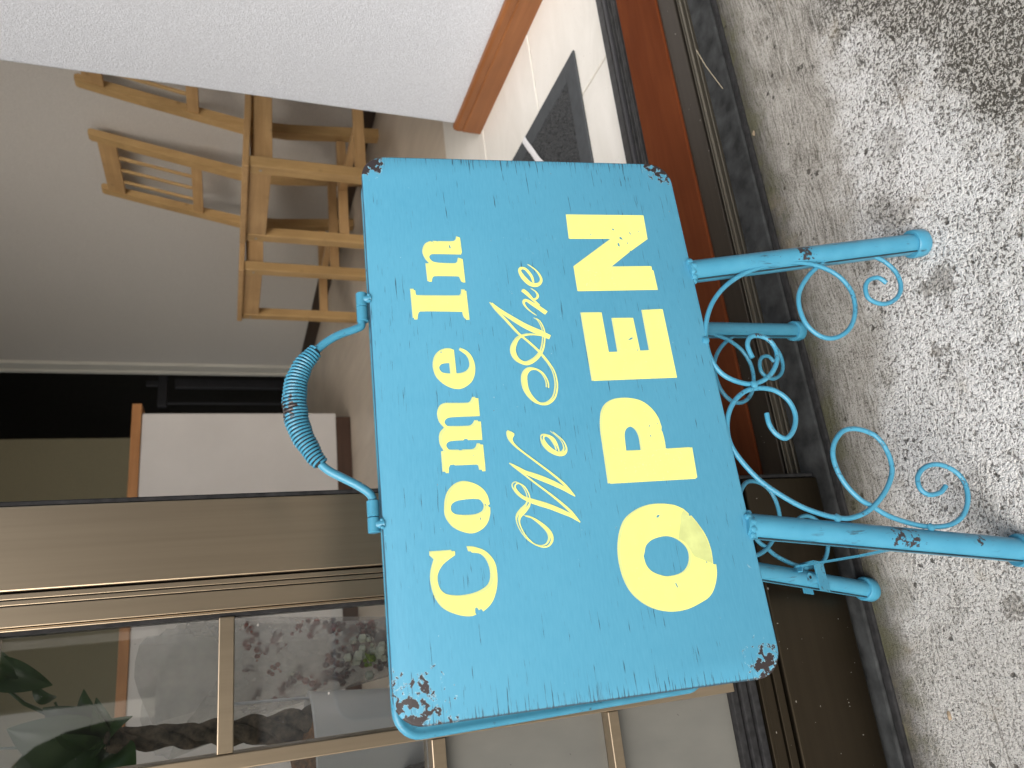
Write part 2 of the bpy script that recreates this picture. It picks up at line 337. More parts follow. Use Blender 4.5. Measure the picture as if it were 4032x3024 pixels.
def obj(name, mb, mat, parent=None, smooth=False, bevel=0, seg=2, label=None, kind=None):
    me = bpy.data.meshes.new(name)
    inv = parent_root(parent).inverted() if parent is not None else None
    me.from_pydata([tuple(inv @ Vector(v)) for v in mb.v] if inv is not None else mb.v, [], mb.f)
    mats = mat if isinstance(mat, (list, tuple)) else [mat]
    for q in mats: me.materials.append(q)
    me.polygons.foreach_set('material_index', mb.mi)
    if smooth: me.polygons.foreach_set('use_smooth', [True] * len(mb.f))
    me.update()
    o = bpy.data.objects.new(name, me); COL.objects.link(o)
    if parent is not None: o.parent = parent
    if bevel:
        b = o.modifiers.new('bevel', 'BEVEL'); b.width = bevel; b.segments = seg; b.limit_method = 'ANGLE'; b.angle_limit = R(35); b.harden_normals = False
    if smooth: me.set_sharp_from_angle(angle=R(42))
    if label: o['label'] = label
    if kind: o['kind'] = kind
    return o
def parent_root(p):
    while p.parent is not None: p = p.parent
    return p.matrix_basis.copy()
def tag(o, label, cat, group=None):
    o['label'] = label; o['category'] = cat
    if group: o['group'] = group
    return o
def thing(name, label, cat, loc=(0, 0, 0), rz=0, group=None):
    o = bpy.data.objects.new(name, None); COL.objects.link(o); o.location = loc; o.rotation_euler = (0, 0, rz); o.empty_display_size = .05
    o.matrix_basis = Matrix.Translation(loc) @ Matrix.Rotation(rz, 4, 'Z')
    return tag(o, label, cat, group)
def smooth_ring(pts, closed=True, n=6):
    """Catmull-Rom through the points; a third value 1 marks a corner"""
    out = []; L = len(pts); rngi = range(L) if closed else range(L - 1)
    g = lambda i: pts[i % L] if closed else pts[max(0, min(L - 1, i))]
    cor = lambda p: len(p) > 2 and p[2] == 1
    for i in rngi:
        p1, p2 = g(i), g(i + 1); p0, p3 = g(i - 1), g(i + 2)
        if cor(p1) and cor(p2): out.append((p1[0], p1[1])); continue
        t1 = (0, 0) if False else ((p2[0] - p0[0]) / 2, (p2[1] - p0[1]) / 2); t2 = ((p3[0] - p1[0]) / 2, (p3[1] - p1[1]) / 2)
        ch = math.hypot(p2[0] - p1[0], p2[1] - p1[1])
        if cor(p1): t1 = (p2[0] - p1[0], p2[1] - p1[1])
        if cor(p2): t2 = (p2[0] - p1[0], p2[1] - p1[1])
        def lim(t):
            l_ = math.hypot(*t); return t if l_ <= 1.3 * ch or l_ == 0 else (t[0] * 1.3 * ch / l_, t[1] * 1.3 * ch / l_)
        t1 = lim(t1); t2 = lim(t2)
        for q in range(n):
            s = q / n; h1 = 2 * s**3 - 3 * s**2 + 1; h2 = s**3 - 2 * s**2 + s; h3 = -2 * s**3 + 3 * s**2; h4 = s**3 - s**2
            out.append((h1 * p1[0] + h2 * t1[0] + h3 * p2[0] + h4 * t2[0], h1 * p1[1] + h2 * t1[1] + h3 * p2[1] + h4 * t2[1]))
    if not closed: out.append((pts[-1][0], pts[-1][1]))
    return out
def spline(pts, n=6):
    """open Catmull-Rom in any dimension"""
    out = []; L = len(pts); D = len(pts[0])
    for i in range(L - 1):
        p0 = pts[max(0, i - 1)]; p1 = pts[i]; p2 = pts[i + 1]; p3 = pts[min(L - 1, i + 2)]
        for q in range(n):
            s = q / n
            out.append(tuple(.5 * (2 * p1[d] + (p2[d] - p0[d]) * s + (2 * p0[d] - 5 * p1[d] + 4 * p2[d] - p3[d]) * s * s + (3 * p1[d] - p0[d] - 3 * p2[d] + p3[d]) * s**3) for d in range(D)))
    out.append(tuple(pts[-1])); return out

# ---------------------------------------------------------------- the setting
def struct(name, mb, mat, **k): return obj(name, mb, mat, kind='structure', **k)
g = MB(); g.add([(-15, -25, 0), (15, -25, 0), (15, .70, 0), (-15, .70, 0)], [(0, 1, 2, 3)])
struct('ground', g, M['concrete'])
ZF = -.012
fl = MB().box(-3.2, 4.2, .70, 7.2, ZF - .08, ZF - .0035)
floor = struct('floor', fl, M['grout'])
vf = MB().box(-3.2, 4.2, 1.412, 7.2, ZF - .0033, ZF - .0008)
obj('vinyl_sheet', vf, M['vinyl'], floor)
def tile_mesh(w, d):
    t = MB().box(-w / 2, w / 2, -d / 2, d / 2, -.003, 0)
    return t
TW, TD, GAP = .60, .2655, .0035
tp = None
for iy in range(3):
    for ix in range(-2, 4):
        cx = ix * TW + (.17 if iy % 2 else -.13); cy = .6935 + TD / 2 + GAP + iy * TD
        if iy == 0: cy += 0
        if tp is None:
            tp = obj('tile', tile_mesh(TW - GAP, TD - GAP), M['tile'], None, bevel=.0012); tp.parent = floor; t_ = tp
        else:
            t_ = tp.copy(); COL.objects.link(t_); t_.parent = floor
        t_.location = (cx, cy, ZF)
ce = MB().box(-3.2, 4.2, .7205, 7.2, 3.62, 3.7); struct('ceiling', ce, M['ceil'])

# walls -----------------------------------------------------------
pw = thing('partition_wall', 'white embossed wallpaper partition with brown baseboard right of the doorway', 'wall', (1.09, .98, ZF))
obj('wall_panel', MB().box(1.041, 1.16, .722, 1.2366, ZF, 3.618), M['wallpaper'], pw, bevel=.004)
bb = MB(); prof = [(1.041, ZF), (1.0305, ZF), (1.0305, .0255), (1.0322, .0275), (1.0322, .029), (1.0312, .0305), (1.0312, .0405), (1.0345, .0462), (1.041, .0475)]
vs = [(x, y, z) for y in (.722, 1.2455) for (x, z) in prof]; n_ = len(prof)
bb.add(vs, [(i, i + 1, n_ + i + 1, n_ + i) for i in range(n_ - 1)] + [tuple(range(n_))[::-1], tuple(range(n_, 2 * n_))])
bb.box(1.0345, 1.165, 1.2370, 1.2455, ZF, .0465)
obj('baseboard', bb, M['basewood'], pw)
sw = thing('side_wall', 'beige grey wallpapered side wall behind the pine chairs', 'wall', (1.95, 3, ZF))
obj('wall_panel', MB().box(1.904, 2.02, .722, 4.80, ZF, 3.618), M['sidewall'], sw)
obj('baseboard', MB().box(1.897, 1.9037, .74, 4.80, ZF, .056), M['darkbase_y'], sw, bevel=.001)
cs = MB().box(1.885, 2.03, 4.8002, 4.86, ZF, 2.1); cs.box(1.893, 2.025, 4.8605, 4.915, ZF, 2.1); cs.box(1.882, 2.03, 4.9155, 4.95, ZF, 2.1)
obj('door_casing', cs, M['casing'], sw, bevel=.003)
bw = thing('back_wall', 'olive brown wall at the far end behind the counter', 'wall', (0, 5, ZF))
obj('wall_panel', MB().box(-3.2, 1.466, 4.95, 5.06, ZF, 3.618), M['olive'], bw)
lw = thing('left_wall', 'unseen left end wall with beige sill, glazing added to light the shop', 'wall', (-3.1, 3, ZF))
obj('wall_panel', MB().box(-3.2, -3.08, .722, 4.948, ZF, .35), M['sidewall'], lw)
for yy in (.74, 2.1, 3.5, 4.88): obj('added_window_post', MB().box(-3.17, -3.11, yy, yy + .05, .3502, 3.618), M['casing'], lw)
for yy in (.792, 2.152, 3.552): obj('added_window_pane', MB().box(-3.145, -3.140, yy, yy + 1.3, .3502, 3.618), M['glass'], lw)  # unseen glazing, added to bring more daylight into the shop
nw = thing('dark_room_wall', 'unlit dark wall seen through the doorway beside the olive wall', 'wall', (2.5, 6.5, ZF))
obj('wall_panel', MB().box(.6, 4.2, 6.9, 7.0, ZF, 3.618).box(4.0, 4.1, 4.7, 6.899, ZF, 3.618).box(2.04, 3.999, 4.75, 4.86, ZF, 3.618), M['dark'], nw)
fw = thing('shop_front_wall', 'grey rendered shop front wall around the sliding door opening', 'wall', (0, .6, 0))
obj('lintel', MB().box(-3.1995, 3.1995, .56, .7195, 3.62, 4.0), M['facade'], fw)
obj('transom', MB().box(-.999, 1.0995, .56, .64, 1.95, 2.02), M['bronze'], fw)
obj('wall_panel', MB().box(-8, -3.2, .56, .72, 0, 4.0).box(3.2, 8, .56, .72, 0, 4.0), M['facade'], fw)
obj('low_wall', MB().box(-3.1995, -1.0005, .56, .72, 0, .30).box(1.1005, 3.1995, .56, .72, 0, .30), M['facade'], fw)
for xx in (-3.15, -2.1, -1.05, 1.105, 2.1, 3.12): obj('added_window_post', MB().box(xx, xx + .05, .60, .66, .3005, 3.618), M['bronze'], fw)
for xx in (-3.098, -2.048, 1.157, 2.152): obj('added_window_pane', MB().box(xx, xx + .94, .628, .633, .3005, 3.618), M['glass'], fw)  # out-of-view front glazing put in to brighten the alcove and interior
obj('door_jamb', MB().box(1.062, 1.1, .50, .72, .0, 1.9495), M['bronze'], fw)
obj('eave', MB().box(-8, 8, .25, .5595, 3.65, 3.75), M['facade'], fw)

# ---------------------------------------------------------------- door sill
sill = thing('door_sill', 'long dark sliding door sill with red brown wooden strip', 'door sill', (.3, .6, 0))
X0, X1 = -1.0, 1.06
obj('front_strip', MB().box(X0, X1, .4985, .5310, -.01, .0042), M['band'], sill, bevel=.0015)
obj('front_lip', MB().box(X0, X1, .4915, .4980, -.01, .0025), M['rubber'], sill, bevel=.0012)
obj('groove', MB().box(X0, X1, .5312, .5470, -.012, -.0015), M['innersill'], sill)
for yy, ww, zz in ((.5345, .0016, .0035), (.5395, .0034, .0050), (.5440, .0012, .0058)):
    obj('track_rib', MB().box(X0, X1, yy, yy + ww, -.0013, zz), M['trackmetal'], sill, bevel=.0004)
obj('sill_plate', MB().box(X0, X1, .5472, .5760, -.012, .0075), M['sillmetal'], sill, bevel=.0008)
obj('wooden_strip', MB().box(X0, X1, .5763, .6530, -.012, .0100), M['redwood'], sill, bevel=.0012)
obj('inner_rail', MB().box(X0, X1, .6533, .7050, -.012, .0060), M['innersill'], sill, bevel=.001)
for yy in (.6600, .6640, .6720, .6880): obj('rail_rib', MB().box(X0, X1, yy, yy + .0018, .0062, .0085), M['innersill'], sill, bevel=.0005)
obj('rail_edge', MB().box(X0, X1, .6780, .6835, .0062, .0105), M['greymetal'], sill, bevel=.001)

# ---------------------------------------------------------------- sliding door leaf
door = thing('sliding_door', 'bronze aluminium lattice sliding door with clear glass panes on the left', 'sliding door', (-.3, .52, 0))
YF, YB = .507, .537; ZT = 1.94; XL = -.80
obj('stile', MB().box(.0611, .1095, YF, YB, .0885, ZT), M['bronze'], door, bevel=.0008)
obj('edge_gasket', MB().box(.1098, .1128, YF + .001, YB - .003, .012, ZT), M['rubber'], door, bevel=.0008)
obj('groove_back', MB().box(.0528, .0609, YF + .007, YB - .002, .0885, ZT), M['rubber'], door)
for a, b in ((.0567, .0597), (.0534, .0560)): obj('groove_bead', MB().box(a, b, YF + .0012, YF + .0068, .0885, ZT), M['bronze'], door, bevel=.0003)
obj('inner_stile', MB().box(.0415, .0527, YF + .001, YB, .0885, ZT), M['bronze'], door, bevel=.0003)
obj('pane_bead', MB().box(.0394, .0410, YF + .003, YB - .004, .1145, ZT), M['bronze'], door, bevel=.0004)
obj('pane_gasket', MB().box(.0374, .0392, YF + .0045, YB - .006, .1145, ZT), M['rubber'], door)
obj('outer_stile', MB().box(XL, XL + .06, YF, YB, .0885, ZT), M['bronze'], door, bevel=.0015)
obj('kick_plate', MB().box(XL, .1090, YF, YB, .0095, .0853), M['kick'], door, bevel=.0012)
for a, b, dy in ((.0880, .0950, .0012), (.0956, .1040, .0030), (.1046, .1085, .0012)): obj('bottom_rail_bead', MB().box(XL + .061, .0412, YF + dy, YB, a, b), M['kick'], door, bevel=.0006)
for dz in (.1090, .1165, .1240): obj('bottom_gasket', MB().box(XL + .061, .0372, YF + .004 + (dz - .109) * .25, YB - .004, dz, dz + .0062), M['rubber'], door, bevel=.001)
zb = [(.2265, .2345), (.3495, .3585), (.4750, .4842), (.6010, .6100), (.7270, .7360), (.8530, .8620), (.979, .988), (1.105, 1.114), (1.231, 1.24), (1.357, 1.366), (1.483, 1.492), (1.609, 1.618), (1.735, 1.744)]
xm = [(-.0478 - .0835 * i, -.0392 - .0835 * i) for i in range(9)]
for a, b in xm: obj('muntin', MB().box(a, b, YF + .002, YB - .003, .1305, ZT), M['bronze'], door, bevel=.0007)
cols = [(-.0390, .0372)] + [(xm[i + 1][1] + .0002, xm[i][0] - .0002) for i in range(8)]
zs = [(.1305, zb[0][0] - .0002)] + [(zb[i][1] + .0002, zb[i + 1][0] - .0002) for i in range(len(zb) - 1)] + [(zb[-1][1] + .0002, ZT - .001)]
for ci, (xa, xb) in enumerate(cols):
    for za, zc in zb: obj('crossbar', MB().box(xa, xb, YF + .003, YB - .004, za, zc), M['bronze'], door, bevel=.0007)
    for ri, (za, zc) in enumerate(zs):
        if ri < 2: obj('frosted_pane', MB().box(xa, xb, .520, .5245, za, zc), M['frost'], door, label='opaque grey lower pane')
        else: obj('pane', MB().box(xa, xb, .520, .5235, za, zc), M['glass'], door)

# ---------------------------------------------------------------- the blue A-frame sign
D = {"letters":{"C":[[[84.2,187.99,1],[83.97,176.08,1],[81.76,176.2,1],[79.74,179.84],[77.06,183.43],[73.74,185.8],[70.83,186.6],[67.59,186.46],[64.53,185.35],[62.14,182.8],[60.68,178.8],[59.92,173.88],[60.16,168.28],[61.07,163.98],[62.82,159.84],[65.3,157.44],[68.77,156.48],[72.62,156.48],[76.89,157.72],[79.88,159.98],[81.54,162.95],[82.47,167.14,1],[85.18,167.72,1],[84.72,164.05],[82.97,160.22],[79.9,157.1],[75.8,154.97],[70.77,154.4],[65.33,154.87],[60.56,156.13],[56.2,158.31],[53.52,160.86],[51.34,164.17,1],[52.3,164.49,1],[52.93,165.4,1],[52.36,166.3,1],[53.91,167.25,1],[53.49,168.27,1],[51.12,168.37,1],[50.15,167.92,1],[49.66,170.74],[50.22,174.82],[51.71,179.08],[54.38,183.22],[57.95,185.92],[62.37,187.73],[67.26,188.56],[71.03,188.6],[75.28,187.75],[79.89,185.98,1],[82.0,188.03,1]],[],[0.86,1.88]],"o":[[[121.4,165.98],[120.18,161.68],[117.12,157.56],[113.02,155.13],[108.02,154.33,1],[107.08,155.52,1],[105.95,154.3,1],[102.38,154.74],[98.17,156.37],[95.11,159.14],[93.16,162.92],[92.71,166.53],[93.79,170.47],[96.39,174.52],[100.13,177.2],[103.5,178.29],[107.31,178.2],[111.85,177.42],[115.86,175.78],[119.02,172.92],[120.88,169.65]],[[[107.65,176.14],[109.87,175.05],[111.28,171.6],[111.65,164.62],[110.86,159.27],[108.74,156.9],[106.36,156.25],[103.88,157.42],[102.39,161.19],[102.33,166.84],[103.32,172.86],[105.33,175.72]],[[100.93,160.57,1],[101.02,160.0,1],[100.0,160.03,1],[99.42,160.68,1]]],[0.69,1.61]],"m":[[[170.75,156.03,1],[170.77,154.29,1],[159.7,154.51,1],[159.83,170.82],[159.21,173.74],[157.46,175.23],[155.78,174.84],[154.31,173.38],[153.78,171.69],[153.3,160.24],[154.17,157.9],[156.43,156.21,1],[156.32,154.28,1],[145.34,154.54,1],[145.61,162.93,1],[146.35,163.17,1],[146.45,164.75,1],[145.67,165.46,1],[145.68,171.16],[145.2,174.04],[143.65,175.38],[141.68,174.99],[139.93,172.95],[139.4,167.02,1],[138.94,166.43,1],[138.97,165.48,1],[139.36,164.81,1],[139.25,159.43],[140.26,157.42],[142.55,156.22,1],[142.44,154.47,1],[131.31,154.55,1],[126.81,154.65,1],[126.95,156.6,1],[129.21,156.83],[130.74,158.1],[131.02,159.96,1],[131.31,171.55,1],[131.83,172.13,1],[131.72,174.32,1],[130.13,175.24,1],[127.13,175.51,1],[127.25,177.27,1],[138.96,177.11,1],[139.45,175.66,1],[143.12,177.37],[147.04,177.59],[150.27,176.74],[152.93,174.24,1],[156.2,176.54],[160.25,177.46],[163.57,177.02],[166.52,175.33],[167.74,172.66],[167.76,169.77],[167.36,159.47],[168.19,157.59]],[[[136.72,160.64,1],[136.27,160.21,1],[135.92,160.73,1]],[[146.52,160.44,1],[146.3,159.51,1],[145.83,159.87,1]]],[0.93,1.68]],"e":[[[202.01,165.77,1],[186.26,165.63,1],[186.32,163.32],[186.65,160.88],[187.84,158.35],[189.82,156.74],[192.18,156.19],[195.24,156.6],[198.14,158.14],[201.22,161.69,1],[202.73,160.84,1],[201.21,158.24],[198.28,155.88],[194.29,154.46],[189.93,154.09],[185.65,154.83],[181.66,156.75],[179.02,159.63],[177.26,162.99],[176.97,165.81],[177.76,169.3],[179.8,172.68],[182.89,175.57],[186.14,177.27],[190.22,178.02],[193.43,177.85],[196.42,177.11],[199.39,175.36],[201.48,172.77],[202.47,169.87],[202.5,167.45]],[[[193.6,168.16,1],[186.36,168.16,1],[186.88,171.86],[188.15,174.33],[190.55,175.47],[192.45,174.65],[193.44,172.47]],[[200.22,174.19,1],[201.17,173.4,1],[200.83,172.83,1],[200.09,173.7,1]]],[0.64,1.14]],"n":[[[279.93,156.16,1],[279.36,154.69,1],[268.7,154.49,1],[267.1,155.29,1],[267.45,173.12],[266.17,175.09],[264.04,174.89],[261.91,172.84],[260.83,168.46],[260.48,159.12],[261.41,157.53],[264.4,156.49,1],[263.75,154.47,1],[247.22,154.39,1],[247.24,156.07,1],[249.55,156.78],[251.03,157.39],[251.55,159.21],[251.81,172.93],[250.58,174.51],[247.96,175.16,1],[247.99,177.0,1],[260.5,177.21,1],[260.57,174.99,1],[263.63,177.15],[267.88,178.49],[271.31,178.03],[274.32,176.49],[276.05,173.92],[276.4,172.58,1],[274.32,171.62,1],[274.67,171.03,1],[276.48,171.63,1],[276.49,169.0,1],[275.71,168.5,1],[276.4,168.17,1],[276.42,158.78],[277.6,156.95]],[[[273.68,162.44,1],[273.98,161.58,1],[271.73,161.18,1],[271.3,161.98,1]],[[274.33,155.55,1],[274.34,154.97,1],[272.6,154.76,1],[272.51,155.34,1]]],[0.51,0.85]],"I":[[[242.28,187.91,1],[242.25,185.74,1],[239.19,185.43],[237.94,183.89],[237.33,159.07],[238.33,157.3],[241.5,156.63,1],[241.39,154.4,1],[221.56,154.34,1],[221.61,156.35,1],[223.24,157.11],[226.68,157.69],[227.04,158.95],[227.83,183.22],[226.67,184.92],[222.51,185.84,1],[222.55,187.73,1]],[],[1.07,0.88]],"O":[[[100.26,52.66],[98.97,45.54],[96.26,40.31,1],[93.37,37.68,1],[91.84,37.55,1],[92.18,36.31,1],[87.18,33.22],[79.83,29.76],[71.68,28.37],[63.37,28.9,1],[63.2,27.1,1],[57.5,27.96],[50.83,30.88],[46.01,35.16],[43.07,41.66],[40.72,49.74],[40.27,58.65],[42.03,66.15],[45.9,73.21],[52.42,79.34],[60.69,82.58],[70.04,83.5],[78.15,82.71],[86.22,80.16],[93.01,75.82],[97.55,68.69],[99.95,60.97]],[[[81.66,55.06],[80.17,48.55],[76.36,43.42],[71.98,41.17],[67.02,41.57],[62.72,44.09],[60.04,48.27],[59.07,55.19],[60.01,60.78],[62.78,66.43],[66.69,69.2],[71.66,69.93,1],[73.63,68.98,1],[77.6,67.1],[80.53,62.5]],[[92.65,58.3,1],[94.06,57.11,1],[94.14,55.5,1],[92.53,56.73,1]],[[55.75,54.32,1],[54.84,53.18,1],[52.5,52.78,1],[53.06,53.55,1]],[[65.23,33.29,1],[65.37,32.57,1],[64.29,32.13,1],[64.33,32.58,1]],[[73.0,40.95,1],[73.35,40.19,1],[72.51,40.14,1],[72.45,40.84,1]]],[0.35,1.64]],"P":[[[114.37,82.36,1],[113.57,29.11,1],[114.38,27.58,1],[132.87,26.82,1],[132.94,40.05,1],[132.61,40.7,1],[133.03,41.58,1],[133.07,43.89,1],[138.21,43.61],[142.0,43.81],[143.9,44.01,1],[144.87,44.4,1],[146.93,43.87,1],[153.11,44.89],[159.05,48.01],[163.76,52.96],[165.98,58.77],[166.51,64.1],[165.94,69.98],[163.68,74.97],[160.2,78.23],[155.36,80.18],[147.54,81.5],[137.92,81.82],[126.99,82.02]],[[[133.27,69.09,1],[133.08,58.43,1],[140.96,58.26],[145.54,59.5],[147.74,61.77],[148.24,63.97],[147.07,66.47],[144.52,68.0],[140.83,68.63]],[[147.77,52.15,1],[148.86,51.17,1],[148.1,51.12,1],[147.19,51.88,1]],[[142.31,52.44,1],[142.46,51.84,1],[141.02,51.54,1],[140.97,52.13,1]],[[149.74,46.34,1],[149.12,45.61,1],[148.57,45.87,1],[149.16,46.26,1]],[[137.95,45.41,1],[138.47,44.72,1],[137.51,44.33,1],[137.11,45.19,1]]],[0.31,1.54]],"E":[[[178.51,81.82,1],[178.37,27.1,1],[226.16,27.18,1],[225.81,40.56,1],[197.55,40.84,1],[197.42,48.18,1],[220.41,48.64,1],[220.56,61.85,1],[197.22,61.98,1],[197.23,69.0,1],[224.71,69.15,1],[224.83,81.79,1]],[[[204.98,55.01,1],[206.79,52.63,1],[206.58,50.84,1],[205.64,52.11,1],[205.14,52.94,1]],[[198.46,50.17,1],[198.59,49.64,1],[197.55,49.61,1],[197.56,50.19,1]]],[0.17,1.4]],"N":[[[297.34,81.45,1],[297.26,26.91,1],[278.69,27.49,1],[269.48,41.08,1],[270.31,42.08,1],[268.9,41.95,1],[257.66,56.86,1],[257.88,28.82,1],[255.02,28.84,1],[254.6,27.93,1],[240.28,27.69,1],[240.05,82.29,1],[258.07,82.2,1],[278.79,53.19,1],[278.7,82.23,1]],[[[279.89,47.64,1],[280.32,46.03,1],[278.06,45.05,1],[278.55,47.11,1]],[[275.29,49.6,1],[275.71,48.38,1],[272.8,48.14,1],[273.21,49.36,1]],[[283.97,39.8,1],[284.14,39.0,1],[282.03,38.61,1],[282.28,39.49,1]],[[282.32,67.41,1],[282.33,66.66,1],[281.33,66.67,1],[281.49,67.32,1]],[[286.61,51.68,1],[286.78,50.27,1],[285.1,49.95,1],[285.76,51.21,1]],[[285.02,32.92,1],[285.03,32.29,1],[283.67,32.39,1],[284.0,32.88,1]],[[276.14,42.55,1],[276.14,41.93,1],[274.63,41.98,1],[274.88,42.55,1]]],[0.24,0.48]]},"script":{"W":[[[[99.52,135.07,0.26],[98.16,130.9,0.85],[94.91,126.74,1.4],[91.05,123.14,1.75],[87.81,121.52,1.67],[84.74,121.73,1.4],[82.3,123.91,0.97],[81.8,127.17,0.7],[83.61,131.46,0.57],[87.21,135.07,0.61],[91.83,137.65,0.61],[96.35,138.8,0.79],[99.62,138.03,1.58],[102.53,135.14,2.19],[105.24,132.27,1.32],[108.33,131.17,0.7],[112.47,131.56,0.66],[116.52,133.59,0.66],[118.44,136.59,0.61],[117.57,138.54,0.75],[115.28,138.6,0.94],[111.43,136.08,1.49],[108.64,132.29,2.19],[106.42,127.03,2.72],[103.86,120.41,2.81],[100.63,113.87,2.63],[97.46,108.26,1.84],[93.71,103.9,0.53]],[[93.71,103.9,0.44],[100.67,108.71,1.05],[109.08,116.86,0.85],[116.61,125.19,0.66],[123.14,132.27,0.61],[126.67,136.03,0.66],[129.67,138.92,0.75]],[[129.67,138.92,0.66],[127.1,135.51,1.6],[123.97,130.77,2.16],[120.94,124.13,2.9],[117.42,117.09,2.91],[113.46,110.57,2.26],[108.62,104.65,0.56]],[[108.62,104.65,0.56],[115.46,109.32,0.97],[121.98,115.49,0.8],[129.62,123.91,0.75],[137.28,132.35,0.75],[141.33,136.09,0.85],[144.54,137.58,1.41],[147.4,137.14,3.2],[148.57,136.38,2.51]]],[0.96,1.53]],"e2":[[[[135.65,110.17,0.66],[139.31,110.84,1.22],[143.05,112.48,1.7],[145.29,115.06,1.32],[145.53,117.44,1.1],[143.88,118.39,0.85],[140.2,117.45,2.01],[136.66,114.83,2.54],[134.28,111.33,2.54],[133.93,108.01,2.21],[135.62,105.92,1.32],[138.51,105.64,0.8],[142.49,107.23,0.56],[147.67,112.3,0.38]]],[0.67,1.52]],"A":[[[[175.27,110.99,0.84],[179.36,110.83,0.84],[184.56,112.95,0.84],[187.44,116.71,1.14],[187.6,120.82,1.78],[184.51,123.87,2.27],[179.66,124.78,2.67],[174.17,124.21,2.41],[168.92,121.52,2.03],[165.55,117.61,1.43],[165.3,112.68,1.35],[168.46,108.24,1.08],[173.94,105.85,0.96],[180.04,105.15,0.84],[187.53,106.46,0.78],[197.46,112.07,0.89],[204.94,118.25,0.89],[211.51,124.59,0.89],[220.69,131.23,0.95],[227.29,136.14,0.95],[232.78,139.28,0.67]],[[232.78,139.28,0.54],[227.92,134.87,1.75],[222.56,128.31,2.54],[216.53,120.05,3.18],[211.79,111.62,3.63],[208.39,105.43,3.05]],[[221.55,112.74,0.51],[219.4,110.29,0.64],[213.64,108.46,0.81],[207.21,108.92,0.89],[199.64,111.35,1.14],[194.14,116.1,1.67],[191.43,122.09,2.16],[193.79,127.1,2.27],[198.36,129.18,2.41],[202.74,128.65,2.03],[208.02,125.32,1.14],[210.12,120.87,0.83],[210.5,116.02,0.87],[209.71,111.18,0.64]]],[0.55,1.28]],"r":[[[[223.49,111.87,0.38],[226.86,115.69,0.57],[230.21,118.18,0.87],[232.73,118.77,1.21],[234.16,117.06,1.61],[231.44,113.25,2.42],[228.04,108.81,2.82],[225.0,105.42,2.96]],[[230.36,109.1,1.08],[234.75,112.82,1.48],[238.81,115.97,2.42],[241.19,118.42,2.42]],[[234.61,112.53,0.81],[235.24,110.17,0.94],[237.36,109.08,0.94],[240.06,110.14,0.61],[242.25,112.75,0.4]]],[0.34,0.57]],"e3":[[[[246.49,110.64,0.67],[250.92,111.3,1.35],[255.94,114.25,1.61],[257.0,117.03,1.7],[254.95,118.53,1.48],[250.29,116.77,2.69],[245.84,113.2,2.82],[244.78,109.63,2.69],[246.1,106.47,1.61],[249.49,105.26,1.08],[255.0,107.64,0.74],[259.72,112.64,0.4]]],[0.27,0.58]]},"patch":[[95.77,40.65,1],[93.04,37.89,1],[91.55,37.61,1],[91.75,36.41,1],[86.99,33.5],[79.67,30.26],[71.72,28.83],[63.82,29.26,1],[65.9,33.83],[68.45,38.98],[70.67,40.54,1],[72.39,41.08],[76.69,43.35],[79.4,46.88,1],[83.32,45.83],[88.29,44.09],[92.9,42.65]],"wireR":[[244.0,-147.65],[248.48,-142.38],[246.36,-134.19],[239.84,-129.85],[231.88,-130.95],[228.1,-141.54],[232.95,-153.66],[242.38,-160.26],[254.28,-159.49],[264.11,-150.61],[269.13,-135.56],[268.7,-121.91],[263.52,-107.0],[252.62,-89.95],[239.13,-77.52],[226.56,-73.27],[212.74,-74.92],[203.67,-83.42],[202.67,-94.33],[209.18,-106.26],[221.53,-114.18],[235.71,-116.03],[247.33,-110.88],[254.71,-101.43],[259.18,-88.24],[260.01,-71.26],[257.92,-56.57],[252.34,-38.44],[243.37,-22.61],[231.86,-10.52],[218.54,-2.85],[204.15,0.81],[191.22,0.15],[180.85,-5.13],[174.76,-15.23],[173.02,-26.45],[177.61,-38.13],[186.96,-46.34],[196.06,-48.38],[203.45,-44.97],[206.72,-37.75],[205.18,-31.34],[199.34,-28.14],[190.82,-29.42]],"wireL":[[152.35,-29.13],[145.03,-29.25],[138.8,-32.34],[135.44,-38.49],[140.48,-45.45],[150.05,-49.7],[160.1,-47.89],[167.35,-40.66],[169.93,-30.87],[168.65,-20.16],[163.1,-11.09],[154.85,-4.39],[145.4,-0.74],[136.31,0.05],[127.95,-2.26],[118.12,-7.76],[108.93,-14.78],[100.24,-24.77],[92.12,-36.34],[86.61,-47.93],[83.56,-57.35],[82.3,-66.95],[85.33,-79.75],[92.64,-91.5],[101.54,-100.59],[110.9,-105.82],[122.25,-105.9],[132.37,-101.11],[137.67,-90.61],[137.67,-79.84],[131.66,-71.6],[123.47,-67.27],[113.96,-67.0],[103.15,-70.45],[93.33,-77.77],[88.67,-84.83],[81.82,-94.59],[76.0,-108.76],[72.76,-122.58],[73.03,-137.87],[78.6,-149.82],[88.9,-157.12],[99.89,-158.13],[107.74,-152.53],[111.91,-142.65],[110.36,-132.14],[104.67,-125.16],[97.43,-123.96],[92.86,-128.56],[93.43,-137.17],[97.28,-142.85]],"handle":[[223.15,218.6],[220.35,219.23],[218.23,223.79],[215.34,231.77],[210.94,239.22],[205.69,245.15],[198.4,251.51],[190.62,255.43],[182.89,257.26],[174.69,257.77],[165.54,257.02],[156.42,254.73],[147.3,250.38],[139.21,245.61],[134.06,240.78],[129.53,233.67],[124.34,225.21],[119.63,219.48],[115.69,217.58]],"barrels":[[242.26,219.19],[232.8,218.93],[223.15,218.6],[115.69,217.58],[106.34,218.09],[97.77,218.37]],"leg":{"R0":[255.53,-1.85],"R1":[277.98,-190.6],"L0":[84.52,-1.75],"L1":[53.23,-182.97]},"weld":[[259.35,-58.35],[270.2,-123.13],[171.83,-24.85],[203.53,1.85],[83.02,-58.06],[72.08,-120.96]]}
